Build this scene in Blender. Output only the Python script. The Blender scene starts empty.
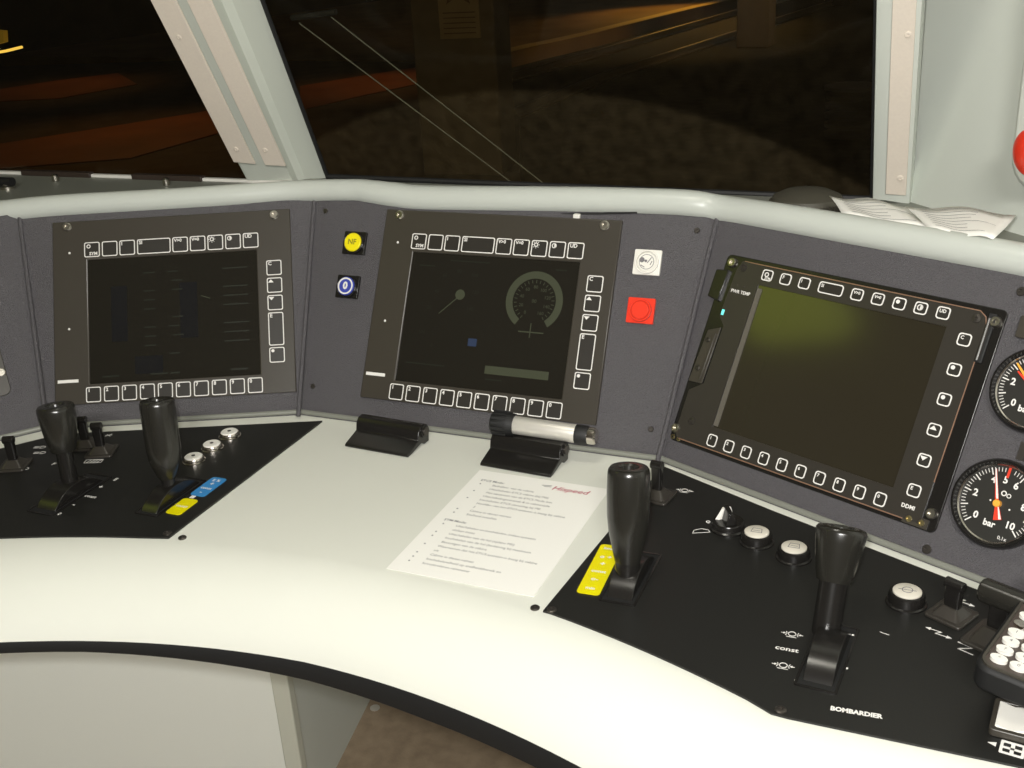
import bpy, bmesh, math, random
from mathutils import Matrix, Vector, Euler
random.seed(7)
S = bpy.context.scene
COL = S.collection
DZ = 0.75                     # desk height above the cab floor; geometry below is measured from the desk top
R_ = math.radians
# ---------------------------------------------------------------- camera
FPX = 1112.05
CAM = Vector((0.52119, -1.04459, 0.54998))
RC = (Matrix.Rotation(0.41805, 3, 'Z') @ Matrix.Rotation(1.175483, 3, 'X') @ Matrix.Rotation(-0.06, 3, 'Z'))
cam_d = bpy.data.cameras.new('camera'); cam = bpy.data.objects.new('camera', cam_d); COL.objects.link(cam)
cam_d.sensor_width = 36; cam_d.lens = FPX / 1024 * 36; cam_d.clip_start = 0.02; cam_d.clip_end = 300
cam.matrix_world = Matrix.Translation(CAM + Vector((0, 0, DZ))) @ RC.to_4x4()
S.camera = cam
# ---------------------------------------------------------------- world, light, exposure
w = bpy.data.worlds.new('night'); S.world = w; w.use_nodes = True
bgn = w.node_tree.nodes['Background']
bgn.inputs[0].default_value = (0.010, 0.009, 0.012, 1); bgn.inputs[1].default_value = 0.25
S.view_settings.view_transform = 'Standard'; S.view_settings.look = 'None'
S.view_settings.gamma = 1; S.view_settings.exposure = 0.30
S.view_settings.use_curve_mapping = False
def light(name, kind, loc, power, color, size=0.1, aim=None, spot=None, blend=0.5, size_y=None):
    d = bpy.data.lights.new(name, kind); d.energy = power; d.color = color
    if kind == 'AREA':
        d.size = size
        if size_y: d.shape = 'RECTANGLE'; d.size_y = size_y
    else: d.shadow_soft_size = size
    if kind == 'SPOT': d.spot_size = R_(spot); d.spot_blend = blend
    o = bpy.data.objects.new(name, d); COL.objects.link(o)
    o.location = Vector(loc) + Vector((0, 0, DZ))
    if aim is not None:
        o.rotation_euler = (Vector(aim) - Vector(loc)).to_track_quat('-Z', 'Y').to_euler()
    return o
light('camera_flash', 'SPOT', CAM + RC @ Vector((-.022, .024, 0.0)), 28, (1, .985, .955), .014, CAM + RC @ Vector((0.0, -.10, -1)), 110, .25)
light('ceiling_light', 'AREA', (0.12, -0.38, 1.32), 2.4, (1, .96, .84), .30, (0.1, -0.3, 0), size_y=.16)
light('rear_fill_light', 'AREA', (0.95, -2.1, 1.34), 36, (1, .98, .93), .50, (-0.2, 0.2, -.35), size_y=.20)  # added fill from behind the viewer to brighten the pedestal

# ---------------------------------------------------------------- helpers
def ray(px, py): return RC @ Vector(((px - 512) / FPX, -(py - 384) / FPX, -1))
def hit(px, py, p0, n):
    d = ray(px, py); n = Vector(n); t = (Vector(p0) - CAM).dot(n) / d.dot(n); return CAM + d * t
def atz(px, py, z=0): return hit(px, py, (0, 0, z), (0, 0, 1))
def aty(px, py, y): return hit(px, py, (0, y, 0), (0, 1, 0))
def T(x, y, z=0): return Matrix.Translation((x, y, z))
def RZ(a): return Matrix.Rotation(a, 4, 'Z')
def frame(o, x, y, z): 
    m = Matrix.Identity(4)
    for i in range(3): m[i][0] = x[i]; m[i][1] = y[i]; m[i][2] = z[i]; m[i][3] = o[i]
    return m
def axisM(a, b):
    a, b = Vector(a), Vector(b); z = (b - a).normalized()
    h = Vector((1, 0, 0)) if abs(z.x) < .9 else Vector((0, 1, 0))
    y = z.cross(h).normalized(); x = y.cross(z)
    return frame(a, x, y, z)

class MB:
    def __init__(s): s.bm = bmesh.new(); s.mi = 0
    def _f(s, vs):
        try: f = s.bm.faces.new(vs); f.material_index = s.mi; return f
        except ValueError: return None
    def v(s, p, M=None): 
        p = Vector(p); return s.bm.verts.new(M @ p if M else p)
    def box(s, c, d, M=None, mi=None):
        if mi is not None: s.mi = mi
        x, y, z = c; a, b, e = d[0] / 2, d[1] / 2, d[2] / 2
        V = [s.v((x + i * a, y + j * b, z + k * e), M) for k in (-1, 1) for j in (-1, 1) for i in (-1, 1)]
        for q in ((0, 2, 3, 1), (4, 5, 7, 6), (0, 1, 5, 4), (2, 6, 7, 3), (0, 4, 6, 2), (1, 3, 7, 5)): s._f([V[i] for i in q])
        return s
    def prism(s, poly, z0, z1, M=None, mi=None, poly1=None):
        if mi is not None: s.mi = mi
        if poly1 is None: poly1 = poly
        a = [s.v((p[0], p[1], z0), M) for p in poly]; b = [s.v((p[0], p[1], z1), M) for p in poly1]
        n = len(poly)
        for i in range(n): s._f([a[i], a[(i + 1) % n], b[(i + 1) % n], b[i]])
        s._f(a[::-1]); s._f(b); return s
    def ring(s, outer, inner, z0, z1, M=None, mi=None):
        if mi is not None: s.mi = mi
        n = len(outer)
        L = [[s.v((p[0], p[1], z), M) for p in q] for q, z in ((outer, z0), (outer, z1), (inner, z1), (inner, z0))]
        for k in range(4):
            A, B = L[k], L[(k + 1) % 4]
            for i in range(n): s._f([A[i], A[(i + 1) % n], B[(i + 1) % n], B[i]])
        return s
    def lathe(s, prof, M=None, seg=32, mi=None, a0=0, cap=True):
        if mi is not None: s.mi = mi
        rings = []
        for r, z in prof:
            if r < 1e-6: rings.append([s.v((0, 0, z), M)])
            else: rings.append([s.v((r * math.cos(a0 + 2 * math.pi * i / seg), r * math.sin(a0 + 2 * math.pi * i / seg), z), M) for i in range(seg)])
        for A, B in zip(rings, rings[1:]):
            for i in range(seg):
                j = (i + 1) % seg
                if len(A) == 1 and len(B) == 1: continue
                if len(A) == 1: s._f([A[0], B[i], B[j]][::-1])
                elif len(B) == 1: s._f([A[i], A[j], B[0]])
                else: s._f([A[i], A[j], B[j], B[i]])
        if cap:
            if len(rings[0]) > 1: s._f(rings[0][::-1])
            if len(rings[-1]) > 1: s._f(rings[-1])
        return s
    def cyl(s, a, b, r, r2=None, seg=20, M=None, mi=None):
        m = axisM(a, b); 
        if M: m = M @ m
        L = (Vector(b) - Vector(a)).length
        return s.lathe([(r, 0), (r if r2 is None else r2, L)], m, seg, mi)
    def tube(s, pts, r, seg=14, M=None, mi=None, closed=False):
        if mi is not None: s.mi = mi
        P = [Vector(p) for p in pts]; n = len(P); rs = []
        for i in range(n):
            t = (P[min(i + 1, n - 1)] - P[max(i - 1, 0)]).normalized()
            h = Vector((0, 0, 1)) if abs(t.z) < .9 else Vector((0, 1, 0))
            x = t.cross(h).normalized(); y = x.cross(t)
            rr = r[i] if isinstance(r, (list, tuple)) else r
            rs.append([s.v(P[i] + rr * (x * math.cos(2 * math.pi * k / seg) + y * math.sin(2 * math.pi * k / seg)), M) for k in range(seg)])
        for A, B in zip(rs, rs[1:]):
            for i in range(seg): s._f([A[i], A[(i + 1) % seg], B[(i + 1) % seg], B[i]])
        s._f(rs[0][::-1]); s._f(rs[-1]); return s
    def sheet(s, rows, M=None, mi=None):
        if mi is not None: s.mi = mi
        V = [[s.v(p, M) for p in r] for r in rows]
        for A, B in zip(V, V[1:]):
            for i in range(len(A) - 1): s._f([A[i], A[i + 1], B[i + 1], B[i]])
        return s
    def build(s, name, mats, parent=None, bevel=0, seg=2, smooth=True, ang=35, mat=None, kind=None, label=None):
        bmesh.ops.recalc_face_normals(s.bm, faces=s.bm.faces)
        me = bpy.data.meshes.new(name); s.bm.to_mesh(me); s.bm.free()
        for m in (mats if isinstance(mats, (list, tuple)) else [mats]): me.materials.append(m)
        if smooth:
            for p in me.polygons: p.use_smooth = True
            me.set_sharp_from_angle(angle=R_(ang))
        o = bpy.data.objects.new(name, me); COL.objects.link(o)
        if parent: o.parent = parent
        else: o.matrix_world = T(0, 0, DZ) @ (mat or Matrix.Identity(4))
        if bevel:
            b = o.modifiers.new('bevel', 'BEVEL'); b.width = bevel; b.segments = seg; b.limit_method = 'ANGLE'; b.angle_limit = R_(40)
        if kind: o['kind'] = kind
        if label: o['label'] = label
        return o
def tag(o, label, cat, group=None, kind=None):
    o['label'] = label; o['category'] = cat
    if group: o['group'] = group
    if kind: o['kind'] = kind
    return o
def thing(name, label, cat, M=None, group=None):
    o = bpy.data.objects.new(name, None); COL.objects.link(o); o.empty_display_size = .02
    o.matrix_world = T(0, 0, DZ) @ (M or Matrix.Identity(4))
    return tag(o, label, cat, group)
def dup(root, M, label, group=None):
    r = root.copy(); COL.objects.link(r); r.matrix_world = T(0, 0, DZ) @ M; r['label'] = label
    if group: r['group'] = group
    for ch in list(root.children):
        c = ch.copy(); COL.objects.link(c); c.parent = r
        for g in list(ch.children):
            d = g.copy(); COL.objects.link(d); d.parent = c
    return r
def rrect(w_, h_, r, cx=0, cy=0, k=5):
    P = []
    for sx, sy, a in ((1, 1, 0), (-1, 1, 90), (-1, -1, 180), (1, -1, 270)):
        for i in range(k + 1):
            t = R_(a + 90 * i / k); P.append((cx + sx * (w_ / 2 - r) + r * math.cos(t), cy + sy * (h_ / 2 - r) + r * math.sin(t)))
    return P
def circ(r, n=32, cx=0, cy=0): return [(cx + r * math.cos(2 * math.pi * i / n), cy + r * math.sin(2 * math.pi * i / n)) for i in range(n)]
_tm = {}
def text_into(mb, txt, size, M, align='CENTER', bold=0, mi=None, shear=0, sx=1.0):
    key = (txt, align, bold, shear)
    if key not in _tm:
        c = bpy.data.curves.new('t', 'FONT'); c.body = txt; c.size = 1; c.align_x = align; c.align_y = 'CENTER'
        c.offset = bold; c.shear = shear; c.resolution_u = 2
        o = bpy.data.objects.new('t', c); COL.objects.link(o)
        dg = bpy.context.evaluated_depsgraph_get(); me = bpy.data.meshes.new_from_object(o.evaluated_get(dg))
        _tm[key] = ([tuple(v.co) for v in me.vertices], [tuple(p.vertices) for p in me.polygons])
        bpy.data.objects.remove(o); bpy.data.curves.remove(c); bpy.data.meshes.remove(me)
    V, Fs = _tm[key]
    if mi is not None: mb.mi = mi
    vs = [mb.v((p[0] * size * sx, p[1] * size, 0), M) for p in V]
    for f in Fs: mb._f([vs[i] for i in f])
def stroke(mb, pts, wd, z, M=None, mi=None, closed=False, h=.00012):
    """thin painted line"""
    if mi is not None: mb.mi = mi
    if closed: pts = list(pts) + [pts[0]]
    for a, b in zip(pts, pts[1:]):
        a, b = Vector(a), Vector(b); d = b - a
        if d.length < 1e-7: continue
        m = T((a.x + b.x) / 2, (a.y + b.y) / 2, z) @ RZ(math.atan2(d.y, d.x))
        mb.box((0, 0, h / 2), (d.length + wd * .8, wd, h), (M @ m) if M else m)

# ---------------------------------------------------------------- materials
def mat(name, col, rough=.5, metal=0, spec=.5, bump=None, noise=None, emis=None, coat=0):
    m = bpy.data.materials.new(name); m.use_nodes = True; nt = m.node_tree; b = nt.nodes['Principled BSDF']
    b.inputs['Base Color'].default_value = (*col, 1); b.inputs['Roughness'].default_value = rough
    b.inputs['Metallic'].default_value = metal; b.inputs['Specular IOR Level'].default_value = spec
    b.inputs['Coat Weight'].default_value = coat; b.inputs['Coat Roughness'].default_value = .08
    tc = nt.nodes.new('ShaderNodeTexCoord')
    if noise:
        sc, amt, c2 = noise
        n = nt.nodes.new('ShaderNodeTexNoise'); n.inputs['Scale'].default_value = sc; n.inputs['Detail'].default_value = 6
        nt.links.new(tc.outputs['Object'], n.inputs['Vector'])
        r = nt.nodes.new('ShaderNodeValToRGB'); r.color_ramp.elements[0].position = .5 - amt; r.color_ramp.elements[1].position = .5 + amt
        r.color_ramp.elements[0].color = (*c2, 1); r.color_ramp.elements[1].color = (*col, 1)
        nt.links.new(n.outputs['Fac'], r.inputs[0]); nt.links.new(r.outputs[0], b.inputs['Base Color'])
    if bump:
        sc, st, dist = bump
        n = nt.nodes.new('ShaderNodeTexNoise'); n.inputs['Scale'].default_value = sc; n.inputs['Detail'].default_value = 3
        nt.links.new(tc.outputs['Object'], n.inputs['Vector'])
        bp = nt.nodes.new('ShaderNodeBump'); bp.inputs['Strength'].default_value = st; bp.inputs['Distance'].default_value = dist
        nt.links.new(n.outputs['Fac'], bp.inputs['Height']); nt.links.new(bp.outputs[0], b.inputs['Normal'])
    if emis:
        b.inputs['Emission Color'].default_value = (*emis[0], 1); b.inputs['Emission Strength'].default_value = emis[1]
    return m
M_desk = mat('desk_white', (.74, .745, .67), .38, bump=(900, .12, .0003), noise=(5, .35, (.71, .715, .64)))
M_grey = mat('painted_grey', (.50, .525, .465), .42, spec=.4, bump=(500, .08, .0003))
M_rail = mat('rail_grey', (.53, .555, .51), .30, spec=.5)
M_wall = mat('wall_grey', (.63, .66, .60), .5, noise=(3, .4, (.61, .64, .58)))
M_cover = mat('cover_strip', (.76, .68, .58), .5, noise=(300, .3, (.71, .63, .54)))
M_black = mat('panel_black', (.014, .0135, .012), .42, spec=.45, bump=(1400, .12, .0003), noise=(900, .12, (.010, .010, .009)))
M_gloss = mat('gloss_black', (.012, .011, .010), .22, spec=.5)
M_grip = mat('grip_black', (.018, .017, .014), .24, spec=.55)
M_rub = mat('rubber_black', (.008, .008, .008), .6)
M_cons = mat('console_leather', (.088, .082, .089), .36, spec=.6, bump=(800, 1.0, .0016), noise=(500, .3, (.062, .058, .063)))
M_bez = mat('display_bezel', (.047, .041, .032), .34, spec=.5)
M_bez2 = mat('display_bezel_smooth', (.034, .030, .025), .30, spec=.5)
M_scr = mat('screen_glass', (.016, .0145, .011), .12, spec=.4)
M_print = mat('white_print', (.80, .78, .74), .5)
M_keyface = mat('key_face', (.026, .023, .019), .4)
M_screw = mat('screw_steel', (.55, .52, .45), .3, metal=1)
M_screwd = mat('screw_dark', (.10, .09, .08), .35, metal=.8)
M_alu = mat('aluminium', (.80, .77, .70), .38, metal=.55, bump=(600, .1, .0003))
M_chrome = mat('chrome', (.75, .70, .64), .18, metal=1)
M_yel = mat('yellow_cap', (.86, .74, .01), .3)
M_blue = mat('blue_cap', (.05, .07, .38), .3)
M_red = mat('red_cap', (.80, .045, .02), .28)
M_white = mat('white_plastic', (.80, .78, .72), .35)
M_cap = mat('button_cap_ivory', (.66, .62, .53), .35)
M_stY = mat('sticker_yellow', (.80, .71, .0), .35)
M_stB = mat('sticker_blue', (.04, .24, .55), .35)
M_paper = mat('paper', (.90, .885, .83), .6)
M_ink = mat('ink_grey', (.16, .15, .16), .6)
M_inkred = mat('ink_red', (.45, .06, .10), .6)
M_dial = mat('gauge_dial', (.02, .019, .016), .4)
M_redn = mat('needle_red', (.75, .05, .02), .4)
M_org = mat('needle_orange', (.95, .42, .05), .4)
M_floor = mat('cab_floor', (.36, .275, .185), .6, bump=(300, .4, .001), noise=(45, .2, (.26, .195, .13)))
M_dark = mat('dark_wall', (.20, .18, .15), .7)
M_ceil = mat('ceiling_panel', (.30, .28, .23), .7)
M_shelf = mat('shelf_grey', (.20, .205, .175), .5)
M_grn = mat('led_green', (.05, .3, .3), .4, emis=((.2, .9, .8), .8))

# ---------------------------------------------------------------- frames of the four console panels
TL = R_(28.5)
def pframe(p0, az):
    n = Vector((math.sin(az), math.cos(az), 0)); u = Vector((math.cos(az), -math.sin(az), 0))
    v = Vector((n.x * math.sin(TL), n.y * math.sin(TL), math.cos(TL)))
    return frame(p0, u, v, u.cross(v))
A1, A3, A0 = R_(-23.67), R_(24.32), R_(-52)
P1 = pframe((-.37226, -.06244, 0), A1)
P2 = pframe((0, 0, 0), 0)
P3 = pframe((.36664, -.06275, 0), A3)
q = P1 @ Vector((-.158, 0, 0))
P0 = pframe(q, A0)
VT = .276
def seam(Pa, Pb, v):
    na, nb = Pa.col[2].to_3d(), Pb.col[2].to_3d(); pa, pb = Pa.col[3].to_3d(), Pb.col[3].to_3d(); z = v * math.cos(TL)
    det = na.x * nb.y - na.y * nb.x; ra, rb = na.dot(pa) - na.z * z, nb.dot(pb) - nb.z * z
    return Vector(((ra * nb.y - na.y * rb) / det, (na.x * rb - ra * nb.x) / det, z))
def console_panel(P, lv, rv, name, label):
    """lv, rv: world points (bottom, top) of the left and right edge; 14 mm thick board"""
    Pi = P.inverted(); poly = [Pi @ lv[0], Pi @ rv[0], Pi @ rv[1], Pi @ lv[1]]
    t = thing(name, label, 'instrument panel', P)
    MB().prism([(p.x, p.y) for p in poly], -.014, 0).build('panel_board', M_cons, t)
    return t
s01 = (seam(P0, P1, -.02), seam(P0, P1, VT)); s12 = (seam(P1, P2, -.02), seam(P1, P2, VT)); s23 = (seam(P2, P3, -.02), seam(P2, P3, VT))
l0 = (P0 @ Vector((-.45, -.02, 0)), P0 @ Vector((-.50, VT, 0))); r3 = (P3 @ Vector((.262, -.02, 0)), P3 @ Vector((.250, VT, 0)))
c0 = console_panel(P0, l0, s01, 'instrument_panel', 'dark grey grained console panel at the left edge of the picture')
c1 = console_panel(P1, s01, s12, 'instrument_panel', 'dark grey console panel around the left display')
c2 = console_panel(P2, s12, s23, 'instrument_panel', 'dark grey console panel around the middle display, with four square buttons')
c3 = console_panel(P3, s23, r3, 'instrument_panel', 'dark grey console panel on the right carrying the display and two round gauges')
def screw_mb(M, r=.004, h=.002, m_=0):
    mb = MB(); mb.lathe([(r, 0), (r, h * .6), (r * .8, h), (r * .45, h), (r * .4, h * .3), (0, h * .3)], M, 16); return mb
def screws(parent, pts, r=.0038, mt=None, z=0, nm='screw'):
    for x, y in pts: screw_mb(T(x, y, z), r).build(nm, mt or M_screwd, parent)
screws(c2, [(-.219, .037), (-.238, .257), (.235, .256), (.212, .034)], .0032)
screws(c3, [(.150, .012), (.1570, .2540)], .0042)
screws(c1, [(.168, .04)], .003)
# edge beads along the seams
for (a, b), par, P in ((s12, c1, P1), (s23, c2, P2), (s01, c0, P0)):
    Pi = P.inverted(); MB().tube([Pi @ (a + Vector((0, 0, .02))), Pi @ b], .0028, 10).build('edge_bead', M_cons, par)
# small plate on the far left panel
_q = P0.inverted() @ hit(12, 394, P0.col[3].to_3d(), P0.col[2].to_3d())
MB().prism(rrect(.12, .12, .008, _q.x - .060, _q.y + .060), 0, .003).build('cover_plate', M_bez, c0, bevel=.0006)
_q = P0.inverted() @ hit(1, 373, P0.col[3].to_3d(), P0.col[2].to_3d())
screw_mb(T(_q.x, _q.y, .003), .0055).build('screw', M_screw, c0)

# ---------------------------------------------------------------- displays
def key(parent, x, y, w_, h_, z, glyph='', r=.0022, lw=.0011, gs=.0062, kx=0):
    mb = MB(); o = rrect(w_, h_, r, k=3); i = rrect(w_ - 2 * lw, h_ - 2 * lw, r - lw * .6, k=3)
    mb.prism(rrect(w_ - lw, h_ - lw, r, k=3), 0, .0004, mi=0); mb.ring(o, i, 0, .0007, mi=1)
    m = lambda a, b: T(a, b, .0006)
    gx, gy = -w_ / 2 + .0045, h_ / 2 - .0042
    if glyph == 'up': mb.prism([(gx - .003, gy - .0018), (gx + .004, gy - .0018), (gx + .0005, gy + .0022)], .0004, .0007, mi=1)
    elif glyph == 'down': mb.prism([(gx - .003, gy + .0018), (gx + .0005, gy - .0022), (gx + .004, gy + .0018)], .0004, .0007, mi=1)
    elif glyph == 'sun':
        mb.ring(circ(.0026, 12, gx + .001, gy - .001), circ(.0015, 12, gx + .001, gy - .001), .0004, .0007, mi=1)
        for a in range(8): stroke(mb, [(gx + .001 + .0032 * math.cos(a * .785), gy - .001 + .0032 * math.sin(a * .785)), (gx + .001 + .0042 * math.cos(a * .785), gy - .001 + .0042 * math.sin(a * .785))], .0006, .0004, mi=1)
    elif glyph == 'half':
        mb.ring(circ(.003, 14, gx + .001, gy - .001), circ(.002, 14, gx + .001, gy - .001), .0004, .0007, mi=1)
        mb.prism([(gx + .001 + .0028 * math.cos(t), gy - .001 + .0028 * math.sin(t)) for t in [R_(-90 + 18 * i) for i in range(11)]], .0004, .0007, mi=1)
    elif glyph == 'sunsym':
        mb.ring(circ(.0026, 12, gx + .001, gy - .001), circ(.0015, 12, gx + .001, gy - .001), .0004, .0007, mi=1)
        text_into(mb, 'SYM', .0056 * w_ / .0195, m(w_ / 2 - .41 * w_, -h_ / 2 + .22 * h_), bold=.03, mi=1)
    elif glyph == 'dot': mb.prism(circ(.0020, 10, gx, gy), .0004, .0007, mi=1)
    elif glyph: text_into(mb, glyph, gs if len(glyph) < 3 else gs * .9, m(gx - .0022, gy), 'LEFT', bold=.03, mi=1)
    o = mb.build('key', [M_keyface, M_print], parent, smooth=False)
    o.location = (x, y, z)
    return o
M_glow = mat('screen_graphic', (.05, .055, .035), .25, emis=((.30, .33, .20), .011))
M_glow2 = mat('screen_graphic_dim', (.02, .022, .016), .25, emis=((.3, .33, .22), .004))
M_glowb = mat('screen_graphic_blue', (.02, .03, .06), .25, emis=((.2, .28, .5), .04))
M_glowd = mat('screen_graphic_darkblue', (.012, .012, .012), .12, emis=((.1, .12, .3), .002))
def big_display(P, label, vc, which):
    W_, H_, D_ = .300, .232, .010
    t = thing('display_unit', label, 'display', P @ T(.0012 if which == 1 else 0, vc, -.0078 if which == 1 else -.0065), 'large displays with white outlined keys')
    so = (.2125, .157); sc = (0, -.0130)
    mb = MB(); W2, H2 = W_ / 2, H_ / 2; a, b = so[0] / 2, so[1] / 2
    outer = [(-W2, -H2), (W2, -H2), (W2, H2), (-W2, H2)]; inner = [(-a, sc[1] - b), (a, sc[1] - b), (a, sc[1] + b), (-a, sc[1] + b)]
    mb.ring(outer, inner, 0, D_); mb.build('bezel', M_bez, t, bevel=.0012)
    s_ = MB().box((sc[0], sc[1], .0065), (so[0] + .002, so[1] + .002, .003)).build('screen', M_scr, t)
    g = .0082
    if which == 2:
        cx, cy = .057, .017
        mb = MB(); n = 40; A0_, A1_ = R_(-55), R_(235)
        for i in range(n):
            t0 = A0_ + (A1_ - A0_) * i / n; t1 = A0_ + (A1_ - A0_) * (i + 1) / n
            mb.prism([(cx + r * math.cos(q_), cy + r * math.sin(q_)) for r, q_ in ((.0265, t0), (.035, t0), (.035, t1), (.0265, t1))], g, g + .0001)
        mb.build('dial_ring', M_glow, s_)
        mb = MB()
        for i in range(25):
            q_ = A0_ + (A1_ - A0_) * i / 24; stroke(mb, [(cx + .0215 * math.cos(q_), cy + .0215 * math.sin(q_)), (cx + .0245 * math.cos(q_), cy + .0245 * math.sin(q_))], .0008, g)
        for i in range(9):
            q_ = A1_ - (A1_ - A0_) * i / 8; text_into(mb, str(i * 20), .0055, T(cx + .0165 * math.cos(q_), cy + .0165 * math.sin(q_), g))
        stroke(mb, [(cx - .014, cy - .036), (cx + .016, cy - .036)], .0014, g); stroke(mb, [(cx, cy - .026), (cx, cy - .042)], .0012, g)
        text_into(mb, '00', .006, T(cx, cy, g))
        mb.build('dial_scale', M_glow, s_)
        mb = MB(); mb.prism(circ(.0062, 20, -.037, .018), g, g + .0001); stroke(mb, [(-.040, .014), (-.061, -.006)], .0012, g); mb.build('pointer', M_glow, s_)
        for (x, y, s1) in ((-.060, .040, '60'), (-.042, .046, '80'), (-.022, .042, '100'), (-.018, .022, '120'), (-.068, .020, '40'), (-.075, .0, '20'), (-.022, .002, '140'), (-.08, -.03, 'kN'), (-.065, -.045, '0')):
            mb = MB(); text_into(mb, s1, .006, T(x, y, g)); mb.build('dial_numeral', M_glow2, s_, smooth=False)
        for (x, y, L) in ((-.085, .05, .02), (-.03, .058, .05), (.085, .055, .012), (-.07, -.068, .05), (.02, -.078, .02)): mb = MB(); stroke(mb, [(x - L / 2, y), (x + L / 2, y)], .0014, g); mb.build('screen_text_line', M_glow2, s_)
        mb = MB(); mb.box((.047, -.067, g), (.079, .0095, .0002)); mb.build('status_bar', M_glow, s_)
        mb = MB(); mb.box((-.013, -.037, g), (.011, .009, .0002)); mb.build('mode_symbol', M_glowb, s_)
    else:
        for r in range(10):
            y = .045 - r * .0115
            for (x, L) in ((-.030, .013), (.005 if r % 3 else .0, .012), (.078, .030)):
                if (r * 7 + int(x * 1000)) % 4 != 1: mb = MB(); stroke(mb, [(x - L / 2, y), (x + L / 2, y)], .0016, g); mb.build('screen_text_line', M_glow2, s_)
        for (x, L) in ((-.085, .01), (-.075, .008), (-.02, .02), (.0, .01), (.08, .02)): mb = MB(); stroke(mb, [(x - L / 2, -.083), (x + L / 2, -.083)], .002, g); mb.build('screen_text_line', M_glow2, s_)
        mb = MB(); stroke(mb, [(.035, .012), (.046, .008)], .0009, g); mb.build('scratch', M_glow, s_)
        for x0, x1, y0, y1 in ((-.078, -.058, -.04, .03), (.008, .030, -.04, .03), (-.05, -.015, -.082, -.06)): MB().box(((x0 + x1) / 2, (y0 + y1) / 2, g), (x1 - x0, y1 - y0, .0002)).build('bar_graphic', M_glowd, s_)
    kz = D_ - .0002; ky = .225 - vc - (vc - .1467) * 0 
    ty = .2249 - .1467
    tops = [(-.100, .0195, 'sunsym'), (-.0777, .0195, ''), (-.0557, .0195, 'I'), (-.0221, .042, 'SI'), (.011, .0195, 'V>0'), (.0330, .0195, 'V=0'), (.0552, .0195, 'sun'), (.0775, .0195, 'half'), (.0997, .0195, 'UD')]
    for x, w_, gl in tops: key(t, x, ty, w_, .0190, kz, gl)
    for y, h_, gl in ((.1884, .0190, 'C'), (.1662, .0190, 'up'), (.1441, .0190, 'down'), (.1110, .0415, 'E'), (.0783, .0190, 'dot')): key(t, .1277, y - .1467, .0190, h_, kz, gl)
    for i in range(10): key(t, -.1015 + i * .02233, .0420 - .1467, .0185, .0190, kz, str((i + 1) % 10))
    for x in (-.131, .130): screw_mb(T(x, .109, D_), .0055, .003).build('screw', M_screw, t)
    for x, y in ((-.1285, .0755), (-.1306, -.021)): MB().lathe([(.0016, 0), (.0012, .0006), (0, .0008)], T(x, y, D_ - .0001), 10).build('indicator_dot', M_print, t)
    MB().box((-.1328, -.0865, D_), (.0258, .0038, .0008)).build('maker_plate', M_print, t, smooth=False)
    return t
big_display(P1, 'left black display unit with white outlined keys and a nearly blank screen', .1447, 1)
big_display(P2, 'middle black display unit showing a faint round speed dial', .1467, 2)

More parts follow.
